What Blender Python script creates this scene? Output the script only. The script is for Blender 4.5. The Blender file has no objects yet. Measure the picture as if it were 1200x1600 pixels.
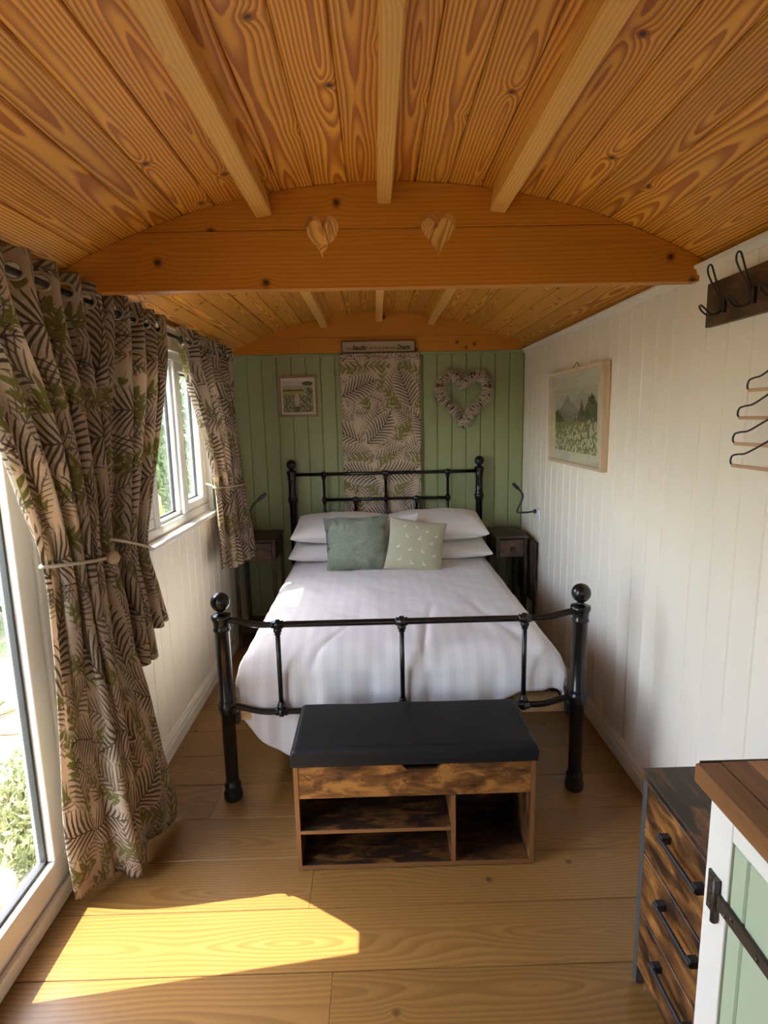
import bpy, bmesh, math, random
from mathutils import Vector, Matrix, Euler, noise
SC = bpy.context.scene
COL = SC.collection
PI = math.pi
random.seed(7)

# ------------------------------------------------------------------ camera
def cam_axes(yaw, pitch, roll):
    f = Vector((math.sin(yaw)*math.cos(pitch), math.cos(yaw)*math.cos(pitch), math.sin(pitch)))
    r = Vector((math.cos(yaw), -math.sin(yaw), 0)); u = r.cross(f)
    c, s = math.cos(roll), math.sin(roll)
    return c*r + s*u, -s*r + c*u, f
cam_d = bpy.data.cameras.new('camera'); cam = bpy.data.objects.new('camera', cam_d); COL.objects.link(cam)
_r, _u, _f = cam_axes(.0131, -.1642, -.0215)
cam.matrix_world = Matrix(((_r.x, _u.x, -_f.x, -.0082), (_r.y, _u.y, -_f.y, 0), (_r.z, _u.z, -_f.z, 1.5062), (0, 0, 0, 1)))
cam_d.sensor_fit = 'HORIZONTAL'; cam_d.sensor_width = 36; cam_d.lens = 881.34*36/1200
cam_d.clip_start = .02
SC.camera = cam

# ------------------------------------------------------------------ sky, sun, exposure
W = bpy.data.worlds.new('sky'); SC.world = W; W.use_nodes = True
wn = W.node_tree.nodes; wl = W.node_tree.links
sky = wn.new('ShaderNodeTexSky'); sky.sky_type = 'NISHITA'; sky.sun_disc = False
sky.sun_elevation = math.radians(61); sky.sun_rotation = math.radians(-82); sky.dust_density = 1.0; sky.air_density = .9
bg = wn['Background']; bg.inputs['Strength'].default_value = 2.6
wmix = wn.new('ShaderNodeMix'); wmix.data_type = 'RGBA'; wmix.inputs[0].default_value = .8
wl.new(sky.outputs[0], wmix.inputs[6]); wmix.inputs[7].default_value = (.66, .62, .55, 1)   # thin summer haze
wl.new(wmix.outputs[2], bg.inputs['Color'])
sun_d = bpy.data.lights.new('sun', 'SUN'); sun = bpy.data.objects.new('sun', sun_d); COL.objects.link(sun)
sun_d.energy = 5.4; sun_d.angle = math.radians(.25); sun_d.color = (1, .93, .80)
sun.rotation_euler = Vector((1, .13, -1.84)).to_track_quat('-Z', 'Y').to_euler()
sun.location = (-4, 1, 8)
vs = SC.view_settings
SC.display_settings.display_device = 'sRGB'
vs.view_transform = 'Standard'; vs.look = 'None'; vs.gamma = 1; vs.use_curve_mapping = False
vs.exposure = 2.3

# ------------------------------------------------------------------ room sizes (metres)
XL, XR, YB, YF, ZT = -.985, 1.045, 4.03, -1.9, 1.958
YBEAM = 1.87
RX, RZ, RR = .035, .025, 2.2          # roof arc: centre x, centre z, radius

# ------------------------------------------------------------------ helpers
def lerp(a, b, t): return a + (b-a)*t
def sstep(t):
    t = max(0., min(1., t)); return t*t*(3-2*t)
def tag(o, label=None, cat=None, group=None, kind=None):
    if label: o['label'] = label
    if cat: o['category'] = cat
    if group: o['group'] = group
    if kind: o['kind'] = kind
    return o
def empty(name, loc, label=None, cat=None, group=None, kind=None, rz=0):
    o = bpy.data.objects.new(name, None); COL.objects.link(o); o.location = loc; o.rotation_euler = (0, 0, rz)
    o.empty_display_size = .05
    return tag(o, label, cat, group, kind)
def mobj(name, me, parent=None, loc=None, rot=None, mat=None):
    o = bpy.data.objects.new(name, me); COL.objects.link(o)
    if parent: o.parent = parent
    if loc is not None: o.location = loc
    if rot is not None: o.rotation_euler = rot
    if mat is not None and not me.materials: me.materials.append(mat)
    return o

class MB:
    """collects shapes; build() links them as one mesh object"""
    def __init__(s): s.v = []; s.f = []; s.uv = []; s.sm = []
    def add(s, vs, fs, uv=None, smooth=False):
        b = len(s.v); s.v += [tuple(p) for p in vs]; s.f += [tuple(b+i for i in f) for f in fs]
        s.uv += (uv if uv else [(0, 0)]*len(vs)); s.sm += [smooth]*len(fs); return s
    def box(s, x0, x1, y0, y1, z0, z1, c=0.0):
        if c <= 0:
            v = [(x, y, z) for z in (z0, z1) for y in (y0, y1) for x in (x0, x1)]
            return s.add(v, [(0, 2, 3, 1), (4, 5, 7, 6), (0, 1, 5, 4), (2, 6, 7, 3), (0, 4, 6, 2), (1, 3, 7, 5)])
        bm = bmesh.new()
        bmesh.ops.create_cube(bm, size=1)
        for p in bm.verts: p.co = Vector((lerp(x0, x1, p.co.x+.5), lerp(y0, y1, p.co.y+.5), lerp(z0, z1, p.co.z+.5)))
        bmesh.ops.bevel(bm, geom=bm.edges[:], offset=c, segments=1 if c < .006 else 3, affect='EDGES', profile=.5)
        return s.bm(bm, c >= .006)
    def bm(s, bm, smooth=False):
        bm.verts.index_update()
        s.add([p.co.copy() for p in bm.verts], [[q.index for q in f.verts] for f in bm.faces], smooth=smooth); bm.free(); return s
    def tube(s, pts, r, n=8, closed=False, smooth=True, cap=True):
        pts = [Vector(p) for p in pts]; m = len(pts)
        rad = r if isinstance(r, (list, tuple)) else [r]*m
        vs = []; prev = None
        for i, p in enumerate(pts):
            a = pts[(i-1) % m] if (closed or i > 0) else p; b = pts[(i+1) % m] if (closed or i < m-1) else p
            t = (b-a).normalized()
            if prev is None:
                ref = Vector((0, 0, 1)) if abs(t.z) < .9 else Vector((1, 0, 0)); nn = t.cross(ref).normalized()
            else:
                nn = prev - t*prev.dot(t)
                nn = nn.normalized() if nn.length > 1e-6 else t.orthogonal().normalized()
            prev = nn; bb = t.cross(nn)
            for k in range(n):
                an = 2*PI*k/n; vs.append(p + (nn*math.cos(an) + bb*math.sin(an))*rad[i])
        fs = []
        for i in range(m if closed else m-1):
            j = (i+1) % m
            for k in range(n):
                l = (k+1) % n; fs.append((i*n+k, i*n+l, j*n+l, j*n+k))
        s.add(vs, fs, smooth=smooth)
        if cap and not closed:
            b = len(s.v)-len(vs)
            s.f.append(tuple(b+k for k in range(n))[::-1]); s.sm.append(False)
            s.f.append(tuple(b+(m-1)*n+k for k in range(n))); s.sm.append(False)
        return s
    def lathe(s, prof, c=(0, 0, 0), n=20, axis='z', smooth=True):
        vs = []
        for (r, h) in prof:
            for k in range(n):
                a = 2*PI*k/n; x, y = r*math.cos(a), r*math.sin(a)
                if axis == 'z': p = (x, y, h)
                elif axis == 'x': p = (h, x, y)
                else: p = (x, h, y)
                vs.append((c[0]+p[0], c[1]+p[1], c[2]+p[2]))
        fs = []
        for i in range(len(prof)-1):
            for k in range(n):
                l = (k+1) % n; fs.append((i*n+k, i*n+l, (i+1)*n+l, (i+1)*n+k))
        s.add(vs, fs, smooth=smooth)
        b = len(s.v)-len(vs)
        s.f.append(tuple(b+k for k in range(n))[::-1]); s.sm.append(False)
        s.f.append(tuple(b+(len(prof)-1)*n+k for k in range(n))); s.sm.append(False)
        return s
    def prism(s, poly, a0, a1, axis='y', c=0):
        """extrude a 2-D polygon; axis y: poly=(x,z); x: poly=(y,z); z: poly=(x,y)"""
        def P(p, a):
            return {'y': (p[0], a, p[1]), 'x': (a, p[0], p[1]), 'z': (p[0], p[1], a)}[axis]
        n = len(poly); vs = [P(p, a0) for p in poly] + [P(p, a1) for p in poly]
        from mathutils.geometry import tessellate_polygon
        tri = tessellate_polygon([[Vector((p[0], p[1], 0)) for p in poly]])
        fs = [tuple(t) for t in tri] + [tuple(i+n for i in t)[::-1] for t in tri]
        fs += [(i, (i+1) % n, (i+1) % n + n, i+n) for i in range(n)]
        return s.add(vs, fs)
    def grid(s, fn, nu, nv, uvf=None, smooth=True, skip=None, closed_u=False):
        vs = []; uv = []
        for j in range(nv+1):
            for i in range(nu+1):
                vs.append(fn(i/nu, j/nv)); uv.append(uvf(i/nu, j/nv) if uvf else (i/nu, j/nv))
        fs = []
        for j in range(nv):
            for i in range(nu):
                if skip and skip(i, j): continue
                a = j*(nu+1)+i; fs.append((a, a+1, a+nu+2, a+nu+1))
        return s.add(vs, fs, uv, smooth)
    def mesh(s, name='m', mat=None, fixn=True):
        me = bpy.data.meshes.new(name); me.from_pydata(s.v, [], s.f)
        l = me.uv_layers.new(name='UVMap')
        for p in me.polygons:
            for li in p.loop_indices: l.data[li].uv = s.uv[me.loops[li].vertex_index]
        me.polygons.foreach_set('use_smooth', s.sm[:len(me.polygons)])
        if fixn:
            b = bmesh.new(); b.from_mesh(me); bmesh.ops.recalc_face_normals(b, faces=b.faces[:]); b.to_mesh(b and me); b.free()
        if mat: me.materials.append(mat)
        return me
    def build(s, name, mat=None, parent=None, loc=None, rot=None, fixn=True):
        return mobj(name, s.mesh(name, mat, fixn), parent, loc, rot)

# ------------------------------------------------------------------ node helpers
class NT:
    def __init__(s, name, bump=False):
        s.m = bpy.data.materials.new(name); s.m.use_nodes = True; s.t = s.m.node_tree
        s.b = s.t.nodes['Principled BSDF']; s.out = s.t.nodes['Material Output']
    def n(s, typ, **kw):
        o = s.t.nodes.new('ShaderNode'+typ)
        for k, v in kw.items(): setattr(o, k, v)
        return o
    def set(s, sock, v):
        if isinstance(v, bpy.types.NodeSocket): s.t.links.new(v, sock)
        else: sock.default_value = v
    def math(s, op, a, b=None, c=None, clamp=False):
        o = s.n('Math', operation=op, use_clamp=clamp); s.set(o.inputs[0], a)
        if b is not None: s.set(o.inputs[1], b)
        if c is not None: s.set(o.inputs[2], c)
        return o.outputs[0]
    def xyz(s, v):
        o = s.n('SeparateXYZ'); s.set(o.inputs[0], v); return o.outputs
    def comb(s, x, y, z=0):
        o = s.n('CombineXYZ'); s.set(o.inputs[0], x); s.set(o.inputs[1], y); s.set(o.inputs[2], z); return o.outputs[0]
    def noise(s, vec, scale=1, detail=2, rough=.5, dist=0):
        o = s.n('TexNoise'); s.set(o.inputs['Vector'], vec); o.inputs['Scale'].default_value = scale
        o.inputs['Detail'].default_value = detail; o.inputs['Roughness'].default_value = rough; o.inputs['Distortion'].default_value = dist
        return o.outputs['Fac']
    def voro(s, vec, scale=1, feat='F1', dim='3D', rnd=1):
        o = s.n('TexVoronoi', feature=feat, voronoi_dimensions=dim); s.set(o.inputs['Vector'], vec)
        o.inputs['Scale'].default_value = scale; o.inputs['Randomness'].default_value = rnd; return o
    def mix(s, f, a, b):
        o = s.n('Mix', data_type='RGBA'); s.set(o.inputs[0], f)
        s.set(o.inputs[6], (*a, 1) if isinstance(a, tuple) and len(a) == 3 else a)
        s.set(o.inputs[7], (*b, 1) if isinstance(b, tuple) and len(b) == 3 else b); return o.outputs[2]
    def mr(s, v, a, b, c=0, d=1, smooth=False):
        o = s.n('MapRange', interpolation_type='SMOOTHSTEP' if smooth else 'LINEAR'); s.set(o.inputs[0], v)
        for i, q in enumerate((a, b, c, d)): s.set(o.inputs[i+1], q)
        return o.outputs[0]
    def bump(s, h, strength=.3, dist=.01):
        o = s.n('Bump'); o.inputs['Strength'].default_value = strength; o.inputs['Distance'].default_value = dist
        s.set(o.inputs['Height'], h); s.t.links.new(o.outputs[0], s.b.inputs['Normal']); return o
    def rnd(s): return s.n('ObjectInfo').outputs['Random']
    def obj(s): return s.n('TexCoord').outputs['Object']
    def uv(s): return s.n('TexCoord').outputs['UV']
    def col(s, c): s.set(s.b.inputs['Base Color'], (*c, 1) if isinstance(c, tuple) and len(c) == 3 else c)
    def rough(s, r): s.set(s.b.inputs['Roughness'], r)

def plain(name, c, rough=.6, metal=0, bumpscale=0, bstr=.15, vary=0):
    t = NT(name)
    if vary:
        f = t.noise(t.obj(), bumpscale or 20, 3)
        t.col(t.mix(f, tuple(max(0, x*(1-vary)) for x in c), tuple(min(1, x*(1+vary)) for x in c)))
    else: t.col(c)
    t.rough(rough); t.b.inputs['Metallic'].default_value = metal
    if bumpscale: t.bump(t.noise(t.obj(), bumpscale, 4), bstr, .004)
    return t.m

def wood(name, light, dark, knotc=(.08, .03, .01), ring=150., width=.05, rough=.45, knots=2.6, contrast=1., tone=.22, amp=.10, freq=1.1, knotsize=.009):
    """plain-sawn board: local X along the board, Y across it"""
    t = NT(name); o = t.xyz(t.obj()); r = t.rnd()
    off = t.math('MULTIPLY', r, 61.7)
    along = t.math('ADD', o[0], off); across = o[1]
    zz = t.math('MULTIPLY', o[2], .6)
    across = t.math('ADD', across, zz)
    r2 = t.math('FRACT', t.math('MULTIPLY', r, 17.31))
    n1 = t.noise(t.comb(t.math('MULTIPLY', along, freq), t.math('MULTIPLY', across, 3.0), off), 1, 2, .45)
    n2 = t.noise(t.comb(t.math('MULTIPLY', along, 9), t.math('MULTIPLY', across, 40.0), off), 1, 2, .5)
    d = t.math('ADD', t.math('MULTIPLY', t.math('SUBTRACT', n1, .5), amp*3), t.math('MULTIPLY', t.math('SUBTRACT', r2, .5), amp*.5))
    cen = t.math('ADD', across, t.math('MULTIPLY', t.math('SUBTRACT', r2, .5), width*1.4))
    # knots
    vo = t.voro(t.comb(along, t.math('MULTIPLY', across, 1.0), off), knots, dim='2D')
    k = t.math('DIVIDE', vo.outputs['Distance'], knots)
    kn = t.noise(t.comb(t.math('MULTIPLY', along, 60), t.math('MULTIPLY', across, 60.0), off), 1, 3, .6)
    k = t.math('ADD', k, t.math('MULTIPLY', t.math('SUBTRACT', kn, .5), knotsize*.9))
    push = t.math('DIVIDE', .020, t.math('ADD', 1, t.math('POWER', t.math('DIVIDE', k, .022), 2)))
    rr = t.math('SQRT', t.math('ADD', t.math('MULTIPLY', cen, cen), t.math('MULTIPLY', d, d)))
    rr = t.math('ADD', rr, push); rr = t.math('ADD', rr, t.math('MULTIPLY', t.math('SUBTRACT', n2, .5), .0035))
    fr = t.math('FRACT', t.math('MULTIPLY', rr, ring))
    late = t.math('MULTIPLY', t.mr(fr, .15, .80, smooth=True), t.mr(fr, 1.0, .90))
    fine = t.noise(t.comb(t.math('MULTIPLY', along, 14), t.math('MULTIPLY', across, 420.0), off), 1, 1)
    late = t.math('MULTIPLY', late, contrast)
    late = t.math('ADD', late, t.math('MULTIPLY', t.math('SUBTRACT', fine, .5), .35*contrast), clamp=True)
    c = t.mix(late, light, dark)
    big = t.noise(t.comb(t.math('MULTIPLY', along, 1.3), t.math('MULTIPLY', across, 9), off), 1, 2)
    tv = t.math('ADD', t.math('MULTIPLY', t.math('SUBTRACT', r, .5), tone), t.math('MULTIPLY', t.math('SUBTRACT', big, .5), tone*1.2))
    hs = t.n('HueSaturation'); t.set(hs.inputs['Value'], t.math('ADD', 1, tv)); t.set(hs.inputs['Color'], c); c = hs.outputs[0]
    c = t.mix(t.mr(k, knotsize*1.9, knotsize*.9, smooth=True), c, tuple(x*.8 for x in dark))
    c = t.mix(t.mr(k, knotsize*.85, knotsize*.55, smooth=True), c, knotc)
    t.col(c); t.rough(rough)
    t.bump(late, .08, .002)
    return t.m

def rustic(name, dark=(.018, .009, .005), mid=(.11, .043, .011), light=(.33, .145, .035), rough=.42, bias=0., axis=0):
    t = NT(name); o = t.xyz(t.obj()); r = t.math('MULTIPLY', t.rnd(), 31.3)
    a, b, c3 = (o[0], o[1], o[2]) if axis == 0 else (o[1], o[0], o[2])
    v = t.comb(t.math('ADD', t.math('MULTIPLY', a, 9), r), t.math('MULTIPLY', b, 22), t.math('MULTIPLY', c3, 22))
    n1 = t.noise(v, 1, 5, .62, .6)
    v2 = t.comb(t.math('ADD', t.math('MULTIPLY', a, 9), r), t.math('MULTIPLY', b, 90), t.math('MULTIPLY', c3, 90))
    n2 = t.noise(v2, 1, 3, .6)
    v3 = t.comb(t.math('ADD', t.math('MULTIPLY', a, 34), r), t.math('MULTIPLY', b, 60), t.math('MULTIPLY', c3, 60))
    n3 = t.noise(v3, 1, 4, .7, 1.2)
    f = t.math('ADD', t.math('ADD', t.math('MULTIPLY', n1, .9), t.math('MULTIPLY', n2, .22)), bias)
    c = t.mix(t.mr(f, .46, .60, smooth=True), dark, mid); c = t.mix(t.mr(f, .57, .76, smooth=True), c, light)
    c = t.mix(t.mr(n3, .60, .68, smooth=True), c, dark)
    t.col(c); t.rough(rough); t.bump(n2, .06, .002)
    return t.m

def painted(name, c, rough=.5):
    """painted tongue and groove board: faint brush grain along local X"""
    t = NT(name); o = t.xyz(t.obj()); r = t.math('MULTIPLY', t.rnd(), 20)
    n = t.noise(t.comb(t.math('ADD', t.math('MULTIPLY', o[0], 3), r), t.math('MULTIPLY', o[1], 90), t.math('MULTIPLY', o[2], 90)), 1, 3)
    b = t.noise(t.comb(t.math('ADD', t.math('MULTIPLY', o[0], 2), r), t.math('MULTIPLY', o[1], 8), 0), 1, 2)
    t.col(t.mix(b, tuple(x*.95 for x in c), tuple(min(1, x*1.03) for x in c)))
    t.rough(rough); t.bump(n, .10, .002)
    return t.m

def leaf_group():
    g = bpy.data.node_groups.new('leaf_print', 'ShaderNodeTree')
    for nm, ty in (('P', 'NodeSocketVector'), ('Seed', 'NodeSocketFloat'), ('N', 'NodeSocketFloat'), ('Width', 'NodeSocketFloat'), ('Fill', 'NodeSocketFloat'), ('Slope', 'NodeSocketFloat'), ('Solid', 'NodeSocketFloat')):
        g.interface.new_socket(nm, in_out='INPUT', socket_type=ty)
    g.interface.new_socket('Mask', in_out='OUTPUT', socket_type='NodeSocketFloat')
    g.interface.new_socket('Env', in_out='OUTPUT', socket_type='NodeSocketFloat')
    class G(NT):
        def __init__(s): s.t = g
    t = G(); gi = g.nodes.new('NodeGroupInput'); go = g.nodes.new('NodeGroupOutput'); I = gi.outputs
    def vm(op, a, b=None):
        o = t.n('VectorMath', operation=op); t.set(o.inputs[0], a)
        if b is not None: t.set(o.inputs[1], b)
        return o.outputs[0]
    sv = t.comb(I['Seed'], t.math('MULTIPLY', I['Seed'], .37), 0)
    p = vm('ADD', I['P'], sv)
    px = t.xyz(p)
    # brick-like stagger so that the cells do not line up
    row = t.math('FLOOR', px[1]); sx = t.math('ADD', px[0], t.math('MULTIPLY', row, .42))
    ix = t.math('FLOOR', sx)
    wn_ = t.n('TexWhiteNoise', noise_dimensions='3D'); t.set(wn_.inputs['Vector'], t.comb(ix, row, I['Seed']))
    rc = t.xyz(wn_.outputs['Color'])
    fx = t.math('ADD', t.math('SUBTRACT', t.math('SUBTRACT', sx, ix), .5), t.math('MULTIPLY', t.math('SUBTRACT', rc[1], .5), .10))
    fy = t.math('ADD', t.math('SUBTRACT', t.math('SUBTRACT', px[1], row), .5), t.math('MULTIPLY', t.math('SUBTRACT', rc[2], .5), .10))
    an = t.math('ADD', t.math('MULTIPLY', t.math('SUBTRACT', rc[0], .5), 3.6), 1.57)
    ca, sa = t.math('COSINE', an), t.math('SINE', an)
    a = t.math('ADD', t.math('MULTIPLY', fx, ca), t.math('MULTIPLY', fy, sa))
    b = t.math('SUBTRACT', t.math('MULTIPLY', fy, ca), t.math('MULTIPLY', fx, sa))
    b = t.math('ADD', b, t.math('MULTIPLY', t.math('MULTIPLY', a, a), t.math('SUBTRACT', rc[1], .5)))   # curved stem
    ab = t.math('ABSOLUTE', b)
    q = t.math('DIVIDE', t.math('ADD', a, .04), .45)
    env = t.math('SUBTRACT', 1, t.math('MULTIPLY', q, q))
    env = t.math('POWER', t.math('MAXIMUM', env, 0), .62)
    w = t.math('MULTIPLY', env, I['Width'])
    inside = t.mr(t.math('SUBTRACT', w, ab), 0, .008)
    ph = t.math('MULTIPLY', t.math('SUBTRACT', t.math('ADD', a, t.math('MULTIPLY', t.math('MULTIPLY', ab, ab), 1.5)), t.math('MULTIPLY', ab, I['Slope'])), I['N'])
    saw = t.math('ABSOLUTE', t.math('SUBTRACT', t.math('FRACT', ph), .5))          # 0 mid leaflet .. .5 gap
    rel = t.math('DIVIDE', ab, t.math('ADD', w, .001))
    taper = t.math('SUBTRACT', 1, t.math('MULTIPLY', t.math('MULTIPLY', rel, rel), I['Solid']))
    th = t.math('MULTIPLY', I['Fill'], taper)
    stripe = t.mr(t.math('SUBTRACT', th, saw), -.03, .03)
    m = t.math('MULTIPLY', inside, stripe)
    stem = t.math('MULTIPLY', t.mr(ab, .011, .006), t.mr(t.math('ABSOLUTE', a), .47, .46))
    m = t.math('MAXIMUM', m, stem)
    g.links.new(m, go.inputs['Mask']); g.links.new(inside, go.inputs['Env'])
    return g
LEAF = leaf_group()

def leaf_fabric(name, scale=1., transl=.42):
    t = NT(name); uv = t.uv()
    sc = t.n('VectorMath', operation='SCALE'); t.set(sc.inputs[0], uv); sc.inputs['Scale'].default_value = scale
    nd = t.n('TexNoise'); t.set(nd.inputs['Vector'], sc.outputs[0]); nd.inputs['Scale'].default_value = 11
    wob = t.n('VectorMath', operation='MULTIPLY_ADD'); t.set(wob.inputs[0], nd.outputs['Color']); wob.inputs[1].default_value = (.022, .022, 0); t.set(wob.inputs[2], sc.outputs[0])
    base = (.56, .445, .335)
    thr = t.noise(t.comb(t.math('MULTIPLY', t.xyz(uv)[0], 60), t.math('MULTIPLY', t.xyz(uv)[1], 700), 0), 1, 2)
    c = t.mix(thr, tuple(x*.9 for x in base), tuple(x*1.08 for x in base))
    br, gr, dk = (.15, .115, .09), (.20, .19, .058), (.075, .058, .048)
    #        cell  seed  N   width fill slope solid colour knock
    lay = [(.22, 87.7, 11, .24, .22, 1.2, .7, br, 0.0), (.24, 95.3, 12, .20, .14, 1.4, .5, br, 0.0),
           (.26, 3.1, 11, .15, .12, 1.3, .5, br, 0.0),
           (.19, 11.7, 5.5, .19, .34, 1.2, .95, gr, 0.0),
           (.25, 23.3, 12, .30, .25, 1.1, .8, br, .7),
           (.30, 41.9, 11, .22, .13, 1.5, .6, dk, 0.0),
           (.21, 57.1, 5.5, .22, .36, 1.2, .95, gr, .0),
           (.30, 71.3, 12, .29, .26, 1.15, .75, dk, .8)]
    for i, (cell, seed, N, wd, fi, sl, so, colr, kn) in enumerate(lay):
        v = t.n('VectorMath', operation='SCALE'); t.set(v.inputs[0], wob.outputs[0]); v.inputs['Scale'].default_value = 1/cell
        gn = t.n('Group'); gn.node_tree = LEAF; t.set(gn.inputs['P'], v.outputs[0])
        for k, q in (('Seed', seed), ('N', N), ('Width', wd), ('Fill', fi), ('Slope', sl), ('Solid', so)): gn.inputs[k].default_value = q
        if kn:
            c = t.mix(t.math('MULTIPLY', gn.outputs['Env'], kn), c, base)
        c = t.mix(t.math('MULTIPLY', gn.outputs['Mask'], .9), c, colr)
    t.t.nodes.remove(t.b)
    dif = t.n('BsdfDiffuse'); tr = t.n('BsdfTranslucent'); mx = t.n('MixShader'); mx.inputs[0].default_value = transl
    t.set(dif.inputs[0], c); t.set(tr.inputs[0], c)
    bp = t.n('Bump'); bp.inputs['Strength'].default_value = .08; bp.inputs['Distance'].default_value = .002; t.set(bp.inputs['Height'], thr)
    t.t.links.new(bp.outputs[0], dif.inputs['Normal'])
    t.t.links.new(dif.outputs[0], mx.inputs[1]); t.t.links.new(tr.outputs[0], mx.inputs[2]); t.t.links.new(mx.outputs[0], t.out.inputs[0])
    return t.m

def glass(name, tint=(.97, .98, .97)):
    t = NT(name); t.t.nodes.remove(t.b)
    tr = t.n('BsdfTransparent'); tr.inputs[0].default_value = (*tint, 1)
    gl = t.n('BsdfGlossy'); gl.inputs['Roughness'].default_value = 0.01
    lw = t.n('LayerWeight'); lw.inputs[0].default_value = .5; mx = t.n('MixShader')
    sch = t.math('MULTIPLY_ADD', t.math('POWER', lw.outputs['Facing'], 5), .9, .04)
    t.t.links.new(sch, mx.inputs[0]); t.t.links.new(tr.outputs[0], mx.inputs[1]); t.t.links.new(gl.outputs[0], mx.inputs[2])
    t.t.links.new(mx.outputs[0], t.out.inputs[0]); return t.m

def cotton(name, c=(.80, .77, .75), stripes=False, transl=0):
    t = NT(name); o = t.xyz(t.obj())
    n = t.noise(t.obj(), 400, 2)
    cc = t.mix(n, tuple(x*.97 for x in c), c)
    if stripes:
        s = t.math('FRACT', t.math('MULTIPLY', o[0], 1/.056))
        m = t.mr(t.math('ABSOLUTE', t.math('SUBTRACT', s, .5)), .22, .27)
        cc = t.mix(m, cc, tuple(x*.91 for x in c[:2]) + (c[2]*.94,))
        t.rough(t.mr(m, 0, 1, .75, .42))
    else: t.rough(.85)
    t.col(cc)
    w = t.noise(t.obj(), 14, 3, .5, .4)
    t.bump(w, .12, .02)
    t.b.inputs['Sheen Weight'].default_value = .15
    return t.m

M = {}
M['pine'] = wood('ceiling_pine', (.85, .405, .056), (.45, .135, .012), ring=105, contrast=.95, amp=.07, freq=.8)
M['beam'] = wood('beam_pine', (.62, .235, .020), (.42, .125, .008), ring=75, contrast=.42, width=.1, amp=.05, freq=.5, tone=.12, knots=3.2, knotsize=.011)
M['batten'] = wood('batten_pine', (.84, .46, .11), (.64, .29, .055), ring=110, contrast=.6, amp=.05, tone=.12, knots=2.0)
M['oak'] = wood('floor_oak', (.26, .132, .036), (.165, .073, .017), ring=85, contrast=.6, width=.12, amp=.13, freq=.7, rough=.36, tone=.20, knots=1.7, knotsize=.008, knotc=(.07, .04, .02))
M['white'] = painted('white_paint', (.84, .775, .67))
M['green'] = painted('green_paint', (.305, .345, .165))
M['trim'] = painted('white_trim', (.82, .78, .71), .4)
M['upvc'] = plain('white_upvc', (.82, .81, .77), .3)
M['glass'] = glass('window_glass')
M['fabric'] = leaf_fabric('leaf_print_linen')
M['panel_fabric'] = leaf_fabric('leaf_print_panel', transl=.0)
M['black'] = plain('black_metal', (.007, .007, .0075), .25, .0)
M['blackmatt'] = plain('black_matt', (.02, .02, .021), .5)
M['leather'] = plain('black_leatherette', (.009, .0095, .0105), .48, 0, 260, .12)
M['leather'].node_tree.nodes['Principled BSDF'].inputs['Specular IOR Level'].default_value = .25
M['rustic'] = rustic('rustic_brown_board')
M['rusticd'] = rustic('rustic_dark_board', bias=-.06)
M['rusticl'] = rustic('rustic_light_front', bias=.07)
M['edge'] = plain('brown_edging', (.20, .085, .03), .4)
M['duvet'] = cotton('striped_cotton', (.76, .735, .735), True)
M['pillow'] = cotton('plain_cotton', (.85, .81, .78))
M['linen_g'] = cotton('cream_linen', (.50, .48, .36))
M['greymetal'] = plain('dark_grey_metal', (.10, .105, .11), .35, .4)

# ================================================================== the setting
def board_mesh(L, w, t, c=.004, mat=None, name='board'):
    """board: local X length (0..L), Y width (centred), Z thickness (-t..0); chamfered along the two face edges (face at z=0)"""
    h = w/2
    prof = [(-h, -t), (-h, -c), (-h+c, 0), (h-c, 0), (h, -c), (h, -t)]
    vs = [(0, y, z) for y, z in prof] + [(L, y, z) for y, z in prof]; n = 6
    fs = [tuple(range(n))[::-1], tuple(range(n, 2*n))] + [(i, (i+1) % n, (i+1) % n+n, i+n) for i in range(n)]
    return MB().add(vs, fs).mesh(name, mat)
def place(me, name, parent, o, ex, ey, ez):
    """put a mesh with local axes ex, ey, ez at o"""
    ob = mobj(name, me, parent)
    ex, ey, ez = Vector(ex), Vector(ey), Vector(ez)
    ob.matrix_world = Matrix(((ex.x, ey.x, ez.x, o[0]), (ex.y, ey.y, ez.y, o[1]), (ex.z, ey.z, ez.z, o[2]), (0, 0, 0, 1)))
    return ob

# ---- floor: wide oak planks across the room
fl = MB().box(XL-.1, XR+.08, YF-.05, YB+.05, -.06, -.022).build('floor', M['oak'])
tag(fl, 'wide oak plank floor running across the hut', 'floor', kind='structure')
PW = .2085; y = 1.335 - PW*16; row = 0
joint = {1.335-PW: -.16, 1.335+PW: -.25, 1.335+3*PW: -.68, 1.335+2*PW: .52, 1.335+4*PW: .30}
while y < YB:
    ws = min(PW, YB-y); rj = random.Random(int(y*1000))
    j = None
    for k, v in joint.items():
        if abs(k-y) < .02: j = v
    if j is None: j = rj.uniform(-.6, .7)
    if abs(y-1.335) < .02: j = XR
    segs = [(XL-.09, j), (j, XR+.05)] if j < XR-.05 else [(XL-.09, XR+.05)]
    for a, b in segs:
        if y+ws < YF+.02: continue
        me = board_mesh(b-a-.0012, ws-.0022, .02, .0018, M['oak'], 'plank')
        place(me, 'plank', fl, (a+.0006, y+ws/2, 0), (1, 0, 0), (0, 1, 0), (0, 0, 1))
    y += PW; row += 1

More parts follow.
